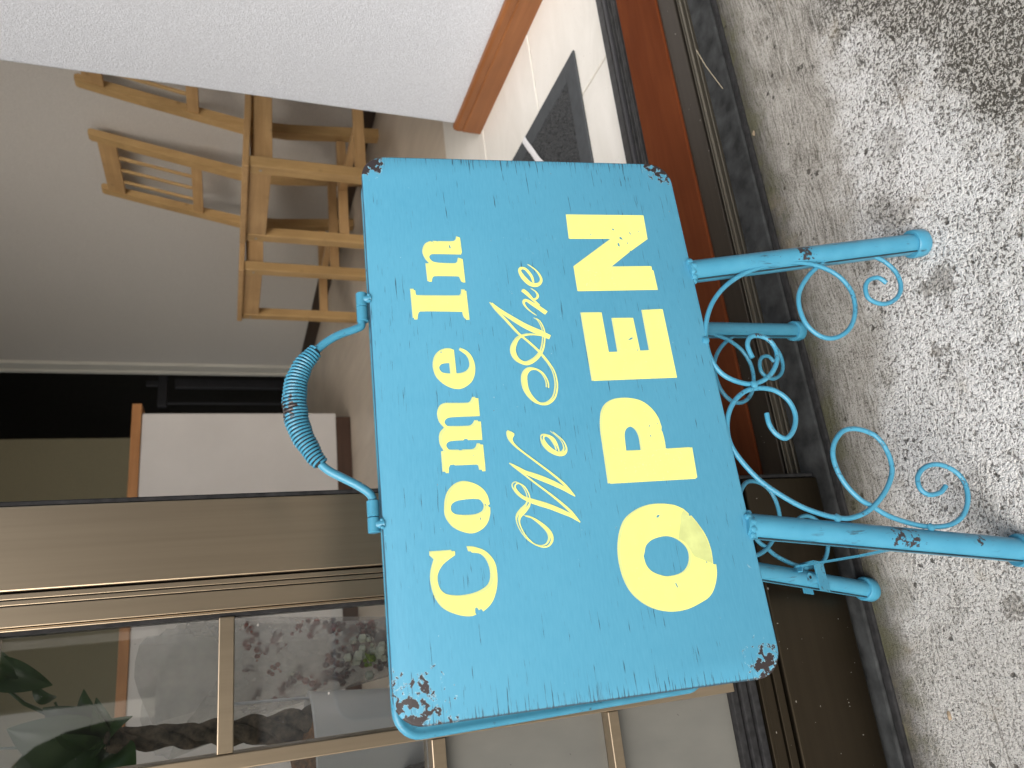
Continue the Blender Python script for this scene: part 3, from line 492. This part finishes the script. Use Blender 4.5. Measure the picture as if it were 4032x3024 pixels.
sign = thing('open_sign', 'blue distressed metal A-frame sign with yellow Come In We Are OPEN lettering', 'sign', (.125, .42, 0), R(1.28))
sinv = sign.matrix_basis.inverted()
hd = Vector((.99975092, .02230539, .00075668)); vd = Vector((-.00391695, .14198225, .98986145)); nf = Vector((.02197181, -.98961786, .14203426))
O = Vector((-.0308228, .37108269, .19086435))
def P(a, b, c=0): return O + (hd * a + vd * b + nf * c) / 1000
HT = P(170, 214, -8.5)                                             # hinge line between the two frames
vB = (HT - Vector((.122, .4888, .001))).normalized(); vB = (vB - hd * vB.dot(hd)).normalized(); nB = hd.cross(vB); nB = -nB if nB.y < 0 else nB
OB = HT - vB * .214 - hd * .170
BS = -6.5                                                          # the rear frame sits a little to the left
def PB(a, b, c=0): return OB + (hd * (a + BS) + vB * b + nB * c) / 1000
loc = lambda v: tuple(sinv @ v)
M['blue_leg'] = m_blue('blue_painted_tube', [(loc(P(266, -88, 3)), .0135), (loc(P(68.5, -97, 3)), .015), (loc(P(66, -108, 3)), .008), (loc(P(60, -150, 3)), .006)], (320, 320, 20), .575)
M['blue_wire'] = m_blue('blue_painted_wire', [(loc(P(206, -37, 1)), .006), (loc(P(203, -45, 1)), .006), (loc(P(83, -58, 0)), .003)], (500, 500, 500), .56)
M['blue_grip'] = m_blue('blue_painted_grip', [(loc(P(171, 262, 0)), .014)], (300, 300, 300), .66)
M['seam'] = simple('dark_seam_paint', (.012, .035, .05), .6, 0, .5, 90)
M['blue'] = m_blue('blue_painted_steel', [], (300, 300, 300), .60)
PWD, PHT, PR = 340.6, 213.8, 15.5
def rrect(inset=0, r=PR, w=PWD, h=PHT, n=7):
    pts = []; r = max(r - inset, 1)
    for cx, cy, a0 in ((w - inset - r, h - inset - r, 0), (inset + r, h - inset - r, 90), (inset + r, inset + r, 180), (w - inset - r, inset + r, 270)):
        for i in range(n + 1): a = R(a0 + 90 * i / n); pts.append((cx + r * math.cos(a), cy + r * math.sin(a)))
    return pts
def plate(fn, prof, face_c, back_c):
    """prof: (inset, c) rings from the front edge round to the back"""
    mb = MB(); rings = [rrect(i) for i, _ in prof]; n = len(rings[0]); vs = []; fs = []
    for (i, c), r_ in zip(prof, rings): vs += [fn(p[0], p[1], c) for p in r_]
    for k in range(len(prof) - 1):
        for j in range(n): fs.append((k * n + j, (k + 1) * n + j, (k + 1) * n + (j + 1) % n, k * n + (j + 1) % n))
    fs.append(tuple(range(n))); L = (len(prof) - 1) * n; fs.append(tuple(reversed(range(L, L + n))))
    mb.add(vs, fs); return mb, rings
fp_prof = [(1.3, 0), (.5, -.35), (.1, -.9), (0, -1.7), (0, -3.4), (.6, -4.2), (1.6, -4.5)]
mb, rings = plate(P, fp_prof, 0, -4.5)
fpanel = obj('front_panel', mb, M['face'], sign, smooth=True)
uvl = fpanel.data.uv_layers.new(name='UVMap'); flat = [p for r_ in rings for p in r_]
for lp in fpanel.data.loops: p = flat[lp.vertex_index]; uvl.data[lp.index].uv = (p[0] / 1000, p[1] / 1000)
bp_prof = [(1.5, -1.5), (.4, -.9), (0, 0), (.4, .9), (1.5, 1.5), (3.2, 1.3), (4.0, .6)]
bp_prof = [(5.5, -2.6), (4.4, -2.5), (3.4, -2.9), (1.8, -3.0), (.5, -2.1), (0, -.6), (.4, 1.0), (1.7, 2.0), (3.6, 2.0)]
mbb, _ = plate(lambda a, b, c: PB(a, b, c + 1.5), bp_prof, 0, 0)
rpanel = obj('rear_panel', mbb, M['blue'], sign, smooth=True)

def letter(name, rings_hi, rings_lo, extra=None):
    mb = MB(); mb.sheet(rings_lo, P, .10, 1); mb.sheet(rings_hi, P, .20, 0)
    if extra: mb.sheet(extra, P, .30, 2)
    return obj(name, mb, [M['yel'], M['yel2'], M['yel3']], fpanel)
for ch, (ol, ho, sh) in D['letters'].items():
    hi = smooth_ring(ol); H = [smooth_ring(q) for q in ho]; cnt = 1 if ch in 'oeOP' else 0
    lo = [(x + sh[0], y + sh[1]) for x, y in hi]; hl = [[(x + sh[0], y + sh[1]) for x, y in q] if i < cnt else q for i, q in enumerate(H)]
    letter('letter', [hi] + H, [lo] + hl, [smooth_ring(D['patch'])] if ch == 'O' else None)
def ribbon(mb, st, dx, dy, c, mi, wk=1.0):
    s = spline(st, 9); n = len(s); vs = []
    for i, (a, b, w_) in enumerate(s):
        p = s[max(0, i - 1)]; q = s[min(n - 1, i + 1)]; tx, ty = q[0] - p[0], q[1] - p[1]; l = math.hypot(tx, ty) or 1
        nx, ny = -ty / l * w_ * wk / 2, tx / l * w_ * wk / 2; cc = c + .03 * i / n
        vs += [P(a + dx + nx, b + dy + ny, cc), P(a + dx - nx, b + dy - ny, cc)]
    mb.add(vs, [(2 * i, 2 * i + 1, 2 * i + 3, 2 * i + 2) for i in range(n - 1)], mi)
for ch, (sts, sh) in D['script'].items():
    mb = MB()
    for i, st in enumerate(sts):
        ribbon(mb, st, sh[0], sh[1], .08 + .035 * i, 1, .95); ribbon(mb, st, 0, 0, .22 + .035 * i, 0)
    obj('letter', mb, [M['yel'], M['yel2']], fpanel)

# legs
Rleg = ((255.5, 2.5), (278.9, -193.0)); Lleg = ((84.3, 2.5), (51.8, -192.3))
def leg(fn, p, q, c, nm='leg', lr=.0086):
    a0, b0 = p; a1, b1 = q; mb = MB(); d = ((a1 - a0), (b1 - b0))
    pt = lambda t: fn(a0 + d[0] * t, b0 + d[1] * t, c)
    mb.tube([pt(0), pt(.05), pt(.965)], [lr] * 3, 22, flat=.88)
    o = obj(nm, mb, M['blue_leg'], sign, smooth=True)
    ft = MB(); e = pt(1.0); up = (pt(0) - e).normalized(); zc = e.z
    base = Vector((e.x, e.y, .0002))
    ft.tube([base, base + up * .0008, base + up * .0100, base + up * .0108], [lr * 1.16, lr * 1.22, lr * 1.22, lr * 1.14], 26)
    obj('foot_cap', ft, M['blue_leg'], o, smooth=True)
    wb = MB(); rr = random.Random(int(a0)); t0 = pt(.012)
    for i in range(13):
        ang = i / 13 * 2 * math.pi; wb.ball(t0 + hd * lr * .93 * math.cos(ang) + nf * lr * .80 * math.sin(ang) + vd * rr.uniform(-.0012, .0012), rr.uniform(.0020, .0030), 8)
    obj('weld_bead', wb, M['blue'], o, smooth=True)
    sd_ = (hd * -.90 + (nf if fn is P else -nB) * .42) * lr * .985
    obj('seam', MB().tube([pt(.03) + sd_, pt(.5) + sd_, pt(.955) + sd_], .00055, 6), M['seam'], o)
    return o
leg(P, *Rleg, -4.6); legL = leg(P, *Lleg, -4.6); leg(PB, *Rleg, 2.2, lr=.0073); rlegL = leg(PB, *Lleg, 2.2, lr=.0075)
# scroll wires of both frames
def wire(pts, fn, c):
    s = spline([tuple(p) for p in pts], 6); mb = MB(); n = len(s)
    mb.tube([fn(a, b, c(i / n)) for i, (a, b) in enumerate(s)], .00162, 10)
    return mb
for fn, cc in ((P, lambda t: -1.2 - 1.6 * math.sin(t * 9)), (PB, lambda t: 1.0 + 1.6 * math.sin(t * 9))):
    for key in ('wireR', 'wireL'):
        o = obj('scroll_wire', wire(D[key], fn, cc), M['blue_wire'], sign, smooth=True)
        for (a, b) in D['weld']:
            if (a > 168) == (key == 'wireR'): obj('weld_spot', MB().ball(fn(a, b, 0), .0024, 8, sq=(1.2, .8, 1.1)), M['blue'], o, smooth=True)
# carrying handle
hp = [P(a, b, -3.2) for a, b in D['handle']]; hs_ = [Vector(p) for p in spline([tuple(p) for p in hp], 8)]
handle = obj('handle', MB().tube(hs_, .0024, 12), M['blue'], sign, smooth=True)
cum = [0]
for i in range(1, len(hs_)): cum.append(cum[-1] + (hs_[i] - hs_[i - 1]).length)
def along(s_):
    for i in range(1, len(cum)):
        if cum[i] >= s_: t = (s_ - cum[i - 1]) / (cum[i] - cum[i - 1]); return hs_[i - 1].lerp(hs_[i], t), (hs_[i] - hs_[i - 1]).normalized()
    return hs_[-1], (hs_[-1] - hs_[-2]).normalized()
i0, i1 = 5 * 8, 13 * 8 + 2; s0, s1 = cum[i0], cum[i1]; TURNS = 37; NP = TURNS * 14; pts = []
for i in range(NP + 1):
    t = i / NP; c, T = along(s0 + (s1 - s0) * t); u = nf; u = (u - T * u.dot(T)).normalized(); v = T.cross(u)
    r_ = .0036 + .0027 * math.sin(math.pi * t) ** .8 + .00018 * math.sin(i * .37); a = 2 * math.pi * TURNS * t
    pts.append(c + (u * math.cos(a) * .9 + v * math.sin(a)) * r_)
core = MB(); cp = [along(s0 + (s1 - s0) * k / 24)[0] for k in range(25)]; core.tube(cp, [.0030 + .0027 * math.sin(math.pi * k / 24) ** .8 for k in range(25)], 14)
grip = obj('grip', core, M['rubber'], handle, smooth=True)
coil = MB().tube(pts, .00074, 7); obj('grip_coil', coil, M['blue_grip'], handle, smooth=True)
br = D['barrels']
for (p, q, nm) in ((br[0], br[1], 'hinge_barrel'), (br[1], br[2], 'handle_barrel'), (br[3], br[4], 'handle_barrel'), (br[4], br[5], 'hinge_barrel')):
    a0, a1 = p[0], q[0]; sg = 1 if a1 > a0 else -1; b_ = 217.9
    mb = MB().tube([P(a0 + sg * .2, b_, -3.2), P(a0 + sg * .5, b_, -3.2), P(a1 - sg * .5, b_, -3.2), P(a1 - sg * .2, b_, -3.2)], [.0030, .0034, .0034, .0030], 16)
    if nm == 'hinge_barrel': mb.tube([P((a0 + a1) / 2, b_ - 1.5, -2.2), P((a0 + a1) / 2, b_ - 6, -.8)], [.0026, .0022], 10); mb.ball(P((a0 + a1) / 2 - 2, 213.6, .2), .0013); mb.ball(P((a0 + a1) / 2 + 2, 213.8, .1), .0011)
    obj(nm, mb, M['blue'], sign, smooth=True)
# folding stay between the left legs
A_ = P(64.5, -112, -6); B_ = Vector((.0335,.4560,.0820))
st = MB(); mid = A_.lerp(B_, .42) + Vector((-.0015, 0, .0035)); tip = B_ + (B_ - A_).normalized() * .011 + Vector((0, 0, .001))
pth = [A_, A_.lerp(mid, .5) + Vector((-.0006, 0, .001)), mid, B_, tip]
for p, q in zip(pth[:-1], pth[1:]): st.bar(p, q, .0075, .0013, ref=(1, 0, 0))
st.bar(tip, tip + Vector((-.004, -.001, .003)), .0075, .0013, ref=(1, 0, 0)); st.ball(A_, .003)
obj('stay_bar', st, M['blue'], sign)
lp = lambda b: PB(Lleg[0][0] + (Lleg[1][0] - Lleg[0][0]) * (2.5 - b) / 194.8, b, 2.2)
bk = MB(); c0 = lp(-130); up = (lp(-100) - lp(-150)).normalized(); xx = hd; yy = up.cross(xx).normalized()
for s_ in (-1, 1):
    q = c0 + yy * .0075 * s_; bk.add([q + xx * i * .0085 + up * j * .005 + yy * k * .0006 for i in (-1, 1.5) for j in (-1, 1) for k in (-1, 1)], [(0, 1, 3, 2), (4, 6, 7, 5), (0, 4, 5, 1), (2, 3, 7, 6), (0, 2, 6, 4), (1, 5, 7, 3)])
q = c0 + xx * .0128; bk.add([q + xx * i * .0006 + up * j * .005 + yy * k * .0081 for i in (-1, 1) for j in (-1, 1) for k in (-1, 1)], [(0, 1, 3, 2), (4, 6, 7, 5), (0, 4, 5, 1), (2, 3, 7, 6), (0, 2, 6, 4), (1, 5, 7, 3)])
obj('stay_bracket', bk, M['blue'], sign)
rv = MB(); c1 = lp(-117) - yy * .0055; c1 = c1 if c1.y < lp(-117).y else lp(-117) + yy * .0055
dv = (c1 - lp(-117)).normalized(); rv.tube([c1, c1 + dv * .0022], [.0036, .0034], 14); o = obj('rivet', rv, M['blue'], sign, smooth=True)
obj('rivet_hole', MB().tube([c1 + dv * .0023, c1 + dv * .0026], .0012, 10), M['rubber'], o)

# ---------------------------------------------------------------- inside: chairs
def make_chair(label, cx, cy):
    t = thing('pine_chair', label, 'chair', (cx, cy, ZF), 0, 'pine chairs against the side wall')
    W = lambda x, y, z: (x + cx - 1.36 - .2, y + cy, z)
    def bx(nm, x0, x1, y0, y1, z0, z1, mat): return obj(nm, MB().add([W(x, y, z) for z in (z0, z1) for y in (y0, y1) for x in (x0, x1)], [(0, 2, 3, 1), (4, 5, 7, 6), (0, 1, 5, 4), (2, 6, 7, 3), (0, 4, 6, 2), (1, 3, 7, 5)]), M[mat], t, bevel=.002)
    sx0, sx1 = 1.335, 1.772
    v = [W(sx0, -.212, .436), W(sx1, -.185, .424), W(sx1, .185, .424), W(sx0, .212, .436), W(sx0, -.212, .455), W(sx1, -.185, .443), W(sx1, .185, .443), W(sx0, .212, .455)]
    obj('seat', MB().add(v, [(0, 3, 2, 1), (4, 5, 6, 7), (0, 1, 5, 4), (1, 2, 6, 5), (2, 3, 7, 6), (3, 0, 4, 7)]), M['pine_x'], t, bevel=.004)
    for s in (-1, 1):
        y = s * .186
        l = bx('front_leg', 1.344, 1.378, y - .019, y + .019, ZF, .4355, 'pine_z')
        obj('screw', MB().tube([W(1.3435, y, .405), W(1.3425, y, .405)], .0042, 10), M['steel'], l)
        b = MB(); yr = s * .166; ys = [yr - .018, yr + .018]
        prof = [(1.775, 1.811, ZF), (1.742, 1.780, .30), (1.742, 1.778, .44), (1.775, 1.807, .60), (1.816, 1.846, .80), (1.848, 1.874, .945), (1.854, 1.870, .955)]
        for (xa, xb, za), (xc, xd, zc) in zip(prof[:-1], prof[1:]):
            b.add([W(x, y_, z) for (x, z) in ((xa, za), (xb, za), (xc, zc), (xd, zc)) for y_ in ys], [(0, 1, 3, 2)[::1], (4, 6, 7, 5), (0, 4, 5, 1), (2, 3, 7, 6), (0, 2, 6, 4), (1, 5, 7, 3)])
        obj('back_post', b, M['pine_z'], t)
        bx('side_rail', 1.3785, 1.741, s * .176 - .010, s * .176 + .010, .372, .4235, 'pine_x')
        bx('side_stretcher', 1.3785, 1.7525, s * .176 - .011, s * .176 + .011, .105, .137, 'pine_x')
    bx('front_rail', 1.346, 1.368, -.1665, .1665, .375, .4355, 'pine_y')
    bx('rear_rail', 1.748, 1.770, -.1475, .1475, .375, .4235, 'pine_y')
    bx('cross_stretcher', 1.545, 1.567, -.1645, .1645, .108, .134, 'pine_y')
    def sl(nm, y0, y1, za, zb, xa, xb, th, mat='pine_y', cu=0):
        return obj(nm, MB().add([W(x, y, z) for z, xx_ in ((za, xa), (zb, xb)) for y in (y0, y1) for x in (xx_, xx_ + th)], [(0, 2, 3, 1), (4, 5, 7, 6), (0, 1, 5, 4), (2, 6, 7, 3), (0, 4, 6, 2), (1, 3, 7, 5)]), M[mat], t, bevel=.002)
    sl('top_rail', -.1477, .1477, .868, .930, 1.833, 1.847, .018); sl('lower_rail', -.1477, .1477, .585, .622, 1.776, 1.784, .018)
    for q in (-.075, 0, .075): sl('back_slat', q - .006, q + .006, .6225, .8675, 1.786, 1.835, .010, 'pine_z')
    return t
make_chair('farther pine chair, its whole slatted back in view against the wall', 1.56, 2.69)
make_chair('nearer pine chair half hidden by the white partition wall', 1.56, 2.085)

# counter and things beyond
cn = thing('counter', 'white panelled shop counter with a brown wooden top and dark base', 'counter', (0, 3.3, ZF))
obj('body', MB().box(-2.6, 1.032, 3.147, 3.60, .0505, .8018), M['counterwhite'], cn, bevel=.002)
obj('counter_top', MB().box(-2.6, 1.071, 3.140, 3.66, .8022, .8372), M['countertop'], cn, bevel=.002)
obj('base', MB().box(-2.6, 1.018, 3.152, 3.58, ZF, .050), M['darkbase'], cn, bevel=.001)
cst = thing('metal_stand', 'dark grey metal stand in the dark doorway beyond the counter', 'stand', (2.06,5.6,ZF))
SX, SY, SZ0, SZ1 = (2.06,5.6,.116,.846)
obj('wide_post', MB().box(SX - .034, SX + .034, SY - .02, SY + .02, ZF + .03, SZ1), M['greymetal'], cst, bevel=.004)
obj('thin_post', MB().box(SX - .155, SX - .139, SY - .01, SY + .01, ZF + .03, SZ1 + .05), M['greymetal'], cst, bevel=.003)
obj('bracket', MB().box(SX - .175, SX + .05, SY - .025, SY + .025, SZ1 + .0505, SZ1 + .11).box(SX - .02, SX + .02, SY - .012, SY + .012, SZ1 + .1101, SZ1 + .19), M['greymetal'], cst, bevel=.004)
obj('foot', MB().box(SX - .25, SX + .12, SY - .12, SY + .12, ZF, ZF + .0295), M['greymetal'], cst, bevel=.004)

# doormat
mt = thing('doormat', 'charcoal pile doormat with grey rubber border and a white stroke', 'doormat', (.55, 1.0, ZF))
MX0, MX1, MY0, MY1 = .20, .8538, .8105, 1.225
e_ = MB(); bw_ = .034
e_.box(MX0, MX1, MY0, MY0 + bw_, ZF + .0002, ZF + .004); e_.box(MX0, MX1, MY1 - bw_, MY1, ZF + .0002, ZF + .004)
e_.box(MX0, MX0 + bw_, MY0 + bw_ + .0002, MY1 - bw_ - .0002, ZF + .0002, ZF + .004); e_.box(MX1 - bw_, MX1, MY0 + bw_ + .0002, MY1 - bw_ - .0002, ZF + .0002, ZF + .004)
obj('mat_border', e_, M['matedge'], mt, bevel=.0015)
obj('mat_base', MB().box(MX0 + bw_ + .0003, MX1 - bw_ - .0003, MY0 + bw_ + .0003, MY1 - bw_ - .0003, ZF + .0002, ZF + .003), M['matpile'], mt)
pl = MB(); rr = random.Random(3)
for i in range(15000):
    x = rr.uniform(MX0 + bw_ - .002, MX1 - bw_ + .002); y = rr.uniform(MY0 + bw_ - .002, MY1 - bw_ + .002); h_ = rr.uniform(.004, .0068); a = rr.uniform(0, 6.3); d = .0014
    pl.add([(x - d * math.cos(a), y - d * math.sin(a), ZF + .0028), (x + d * math.cos(a), y + d * math.sin(a), ZF + .0028), (x + rr.uniform(-.002, .002), y + rr.uniform(-.002, .002), ZF + h_)], [(0, 1, 2)])
obj('mat_pile', pl, M['matpile'], mt, kind='stuff')
ws = MB(); wp = [(.8470, 1.0215), (.8300, 1.0125), (.80, .9940), (.7634, .9719), (.70, .925), (.62, .885)]
ws.tube([(x, y, ZF + .0072) for x, y in spline(wp, 6)], [.0085] + [.0065] * (len(spline(wp, 6)) - 1), 8, flat=.12, ref=(0, 0, 1)); obj('white_stroke', ws, M['white'], mt, smooth=True)

# ---------------------------------------------------------------- behind the clear panes
tb = thing('plant_table', 'low black table behind the door panes under the potted plant', 'table', (-.05, .82, ZF))
obj('table_top', MB().box(-.24, .12, .66, .98, .188, .2098), M['blackcloth'], tb, bevel=.003)
for x in (-.225, .105):
    for y in (.675, .965): obj('leg', MB().box(x - .011, x + .011, y - .011, y + .011, ZF, .1878), M['blackcloth'], tb)
bxx = thing('black_block', 'small black slanted block beside the white plant pot', 'box', (-.12, .70, .21))
obj('block_body', MB().add([(-.155, .668, .2102), (-.072, .668, .2102), (-.072, .70, .2102), (-.155, .70, .2102), (-.155, .668, .385), (-.083, .668, .338), (-.083, .70, .338), (-.155, .70, .385)], [(0, 3, 2, 1), (4, 5, 6, 7), (0, 1, 5, 4), (1, 2, 6, 5), (2, 3, 7, 6), (3, 0, 4, 7)]), M['blackcloth'], bxx, bevel=.003)  # plain black block filling the dark area left of the pot
pt_ = thing('potted_plant', 'green leafy plant with a braided trunk in a white pot behind glass', 'plant', (-.086, .775, .21))
C0 = (-.086, .775, 0)
obj('pot', MB().lathe([(0, .2102), (.052, .2102), (.055, .214), (.0685, .402), (.070, .4075), (.0675, .4090), (.064, .4060), (.062, .392), (0, .392)], C0, 36), M['ceramic'], pt_, smooth=True)
so_ = MB(); rr = random.Random(5); vs = [Vector((C0[0], C0[1], .422))]; fs = []
for i, r_ in enumerate((.02, .042, .0615)):
    for j in range(20): a = j / 20 * 2 * math.pi; vs.append(Vector((C0[0] + r_ * math.cos(a), C0[1] + r_ * math.sin(a), (.421, .415, .402)[i] + rr.uniform(-.003, .003))))
fs += [(0, 1 + j, 1 + (j + 1) % 20) for j in range(20)]
for i in range(2): fs += [(1 + i * 20 + j, 1 + (i + 1) * 20 + j, 1 + (i + 1) * 20 + (j + 1) % 20, 1 + i * 20 + (j + 1) % 20) for j in range(20)]
obj('soil', so_.add(vs, fs), M['soil'], pt_)
TB, TT = Vector((-.046, .757, .400)), Vector((-.0345, .757, .570)); trunk = None
for k in range(3):
    pp = []; rd = []
    for i in range(41):
        t = i / 40; a = 2 * math.pi * (1.9 * t + k / 3); c = TB.lerp(TT, t); amp = .0046 + .006 * (1 - t) ** 3
        pp.append(c + Vector((math.cos(a) * amp, math.sin(a) * amp, 0))); rd.append(.0056 + .0035 * (1 - t) ** 4 + .0012 * math.sin(t * 40 + k))
    o = obj('trunk_strand', MB().tube(pp, rd, 10), M['bark'], pt_, smooth=True)
def leaf(base, tip, wd, up=(0, 0, 1), droop=.012, tw=0):
    b = Vector(base); t = Vector(tip); d = t - b; L = d.length; d.normalize(); s = d.cross(Vector(up)).normalized(); n = s.cross(d).normalized()
    s = s * math.cos(tw) + n * math.sin(tw); n = s.cross(d).normalized(); mb = MB(); vs = []; fs = []; K = 10
    for i in range(K + 1):
        u = i / K; wv = wd * (math.sin(math.pi * u ** .75) ** .8) / 2 if 0 < u < 1 else .0004
        c = b + d * L * u + n * (-droop * (u - .4) ** 2 * 2.5)
        for q in (-1, -.5, 0, .5, 1): vs.append(c + s * wv * q + n * (abs(q) ** 1.5 * wv * .35))
    for i in range(K):
        for j in range(4): fs.append((i * 5 + j, i * 5 + j + 1, (i + 1) * 5 + j + 1, (i + 1) * 5 + j))
    mb.add(vs, fs); return obj('leaf', mb, M['leaf'], pt_, smooth=True)
leaf((.034, .74, .665), (.0125, .74, .612), .026, (0, -1, .2), .01); leaf((.044, .735, .668), (.022, .735, .630), .018, (0, -1, 0), .01, .3)
for (b, t, wd, tw) in [((-0.036, 0.755, 0.575), (-0.02, 0.728, 0.635), 0.046, 0.15), ((-0.036, 0.755, 0.575), (-0.06, 0.735, 0.64), 0.05, -0.1), ((-0.034, 0.757, 0.572), (0.0, 0.738, 0.592), 0.026, 0.2), ((-0.033, 0.757, 0.575), (-0.006, 0.735, 0.612), 0.032, -0.3), ((-0.04, 0.76, 0.57), (-0.085, 0.74, 0.625), 0.046, -0.2), ((-0.035, 0.755, 0.57), (-0.018, 0.73, 0.562), 0.018, 0.6), ((-0.035, 0.755, 0.57), (-0.008, 0.732, 0.576), 0.018, -0.5), ((0, 0.755, 0.61), (0.012, 0.745, 0.628), 0.012, 0.3), ((-0.09, 0.74, 0.6), (-0.12, 0.73, 0.66), 0.05, 0.2), ((-0.07, 0.76, 0.63), (-0.05, 0.735, 0.688), 0.048, 0.3), ((-0.07, 0.76, 0.63), (-0.1, 0.74, 0.68), 0.045, -0.3), ((-0.04, 0.757, 0.566), (-0.066, 0.735, 0.552), 0.034, 0.2), ((-0.04, 0.757, 0.575), (-0.03, 0.738, 0.612), 0.034, 0.5)]: leaf(b, t, wd, (0, -1, .35), .014, tw)
stm = MB()
for q in ((-.07, .76, .63), (.0, .755, .61), (.038, .745, .668), (-.03, .77, .65), (-.09, .74, .60)): stm.tube([TT, TT.lerp(Vector(q), .5) + Vector((0, 0, .012)), q], [.0022, .0016, .001], 6)
obj('stem', stm, M['leaf'], pt_, smooth=True)
sk = thing('plant_stake', 'thin white plastic stake leaning beside the braided plant trunk', 'stake', (-.02, .775, .39)); obj('stake_rod', MB().tube([(-.0245, .776, .394), (-.0215, .770, .415), (-.0190, .758, .474)], .0013, 8), M['white'], sk, smooth=True)
bq = thing('bouquet', 'dried flower bouquet wrapped in translucent film behind the glass pane', 'bouquet', (.02, .86, .21))
def cone(nm, c, r0, r1, z0, z1, lean, mat, seed):
    rr = random.Random(seed); mb = MB(); vs = []; fs = []; n = 28; K = 8
    for i in range(K + 1):
        t = i / K
        for j in range(n):
            a = 2 * math.pi * j / n; r_ = (r0 + (r1 - r0) * t ** 1.2) * (1 + .10 * math.sin(a * 5 + seed + t * 2) * t + .06 * math.sin(a * 11 + seed) * t)
            vs.append((c[0] + lean[0] * t + r_ * math.cos(a), c[1] + lean[1] * t + r_ * math.sin(a) * .7, z0 + (z1 - z0) * t + .018 * t * math.sin(a * 2 + seed)))
    for i in range(K):
        for j in range(n): fs.append((i * n + j, i * n + (j + 1) % n, (i + 1) * n + (j + 1) % n, (i + 1) * n + j))
    return obj(nm, mb.add(vs, fs), M[mat], bq, smooth=True)
cone('wrapping_film', (.020, .832), .020, .052, .2105, .500, (-.012, .01), 'film', 1)
cone('wrapping_paper', (.030, .87), .014, .062, .2105, .545, (-.030, .03), 'paperwrap', 4)
rr = random.Random(11)
for i in range(60):
    z = rr.uniform(.29, .47); r_ = .008 + .028 * (z - .25) / .22; a = rr.uniform(0, 6.3); c = (.018 + r_ * math.cos(a), .835 + r_ * .5 * math.sin(a), z)
    fl_ = MB(); sz = rr.uniform(.6, 1.3)
    for q in range(9): fl_.ball((c[0] + rr.gauss(0, .0035) * sz, c[1] + rr.gauss(0, .003), c[2] + rr.gauss(0, .004) * sz), rr.uniform(.0012, .0034) * sz, 6)
    obj('flower', fl_, M[rr.choice(['pinkflower'] * 6 + ['dustyflower'] * 5 + ['whiteflower'])], bq, smooth=True)
fl_ = MB(); rr = random.Random(2)
for q in range(26): fl_.ball((.012 + rr.gauss(0, .006), .815 + rr.gauss(0, .004), .347 + rr.gauss(0, .008)), rr.uniform(.002, .0055), 7)
obj('white_bloom', fl_, M['whiteflower'], bq, smooth=True)
fl_ = MB()
for q in range(8): fl_.ball((.004 + rr.gauss(0, .003), .808 + rr.gauss(0, .003), .342 + rr.gauss(0, .004)), rr.uniform(.002, .004), 7)
obj('green_bud', fl_, M['greenflower'], bq, smooth=True)

# small litter
sw_ = MB().tube([(.5895, .530, .0075), (.560, .522, .0068), (.520, .508, .0054)], [.0006, .0005, .0004], 6); tag(obj('straw', sw_, M['straw']), 'thin dry straw lying across the door sill', 'straw')
def litter(x, y, s, label, mat='deadleaf', z=.0004):
    rr = random.Random(int(x * 1e4)); mb = MB(); n = 9
    vs = [(x, y, z + s * .35)] + [(x + s * rr.uniform(.6, 1.1) * math.cos(a), y + s * rr.uniform(.35, .7) * math.sin(a), z + s * rr.uniform(0, .3)) for a in [2 * math.pi * i / n for i in range(n)]]
    mb.add(vs, [(0, 1 + i, 1 + (i + 1) % n) for i in range(n)]); return tag(obj('leaf_litter', mb, M[mat]), label, 'leaf')
litter(*((-.0862,.4935),(-.0791,.4469),(.4487,.4871),(.255,.205))[0], .0042, 'small tan leaf scrap at the foot of the dark kick plate')
litter(*((-.0862,.4935),(-.0791,.4469),(.4487,.4871),(.255,.205))[1], .0040, 'yellowish leaf scrap out on the concrete left of the front leg')
litter(*((-.0862,.4935),(-.0791,.4469),(.4487,.4871),(.255,.205))[2], .0034, 'pale curled scrap on the concrete beside the open sill')
tag(obj('pebble', MB().ball((*((-.0862,.4935),(-.0791,.4469),(.4487,.4871),(.255,.205))[3], .0012), .0022, 8, sq=(1, .8, .7)), M['white'], smooth=True), 'tiny white pebble on the concrete right of the sign', 'pebble')

# ---------------------------------------------------------------- across the street (seen in the glass)
ow = thing('blocker_hedge', 'unseen low clipped greenery, added to darken the reflection in the glass', 'blocker_hedge', (0, -12, 0)); obj('blocker_body', MB().box(-15, 15, -12.6, -12, 0, 1.45), M['blocker_hedge'], ow, bevel=.2)  # out of view, added so the lower glass reflects something dark
ow = thing('blocker_hedge', 'unseen tall narrow greenery, added to block sky from the glass reflection', 'blocker_hedge', (.2, -13, 0)); obj('blocker_body', MB().box(-.1, .80, -13.6, -12.8, 0, 4.6), M['blocker_hedge'], ow, bevel=.15)  # unseen blocker, sized to keep sky out of part of the pane
ow = thing('blocker_bush', 'unseen round dark form, added to block sky where the camera holder would reflect', 'blocker_bush', (-1.0, -13.2, 0)); obj('blocker_foliage', MB().ball((-1.02, -13.3, 2.0), .66, 18, sq=(1, .8, 2.3)), M['blocker_hedge'], ow, smooth=True)  # unseen blocker standing in for the camera holder's silhouette in the glass
hs2 = thing('opposite_house', 'plain pale house across the street', 'house', (6, -16, 0)); obj('wall', MB().box(1.0, 12, -20, -14, 0, 5.2), M['housewall'], hs2); obj('roof', MB().box(1.0, 12.4, -20.4, -13.6, 5.201, 5.5), M['greymetal'], hs2)
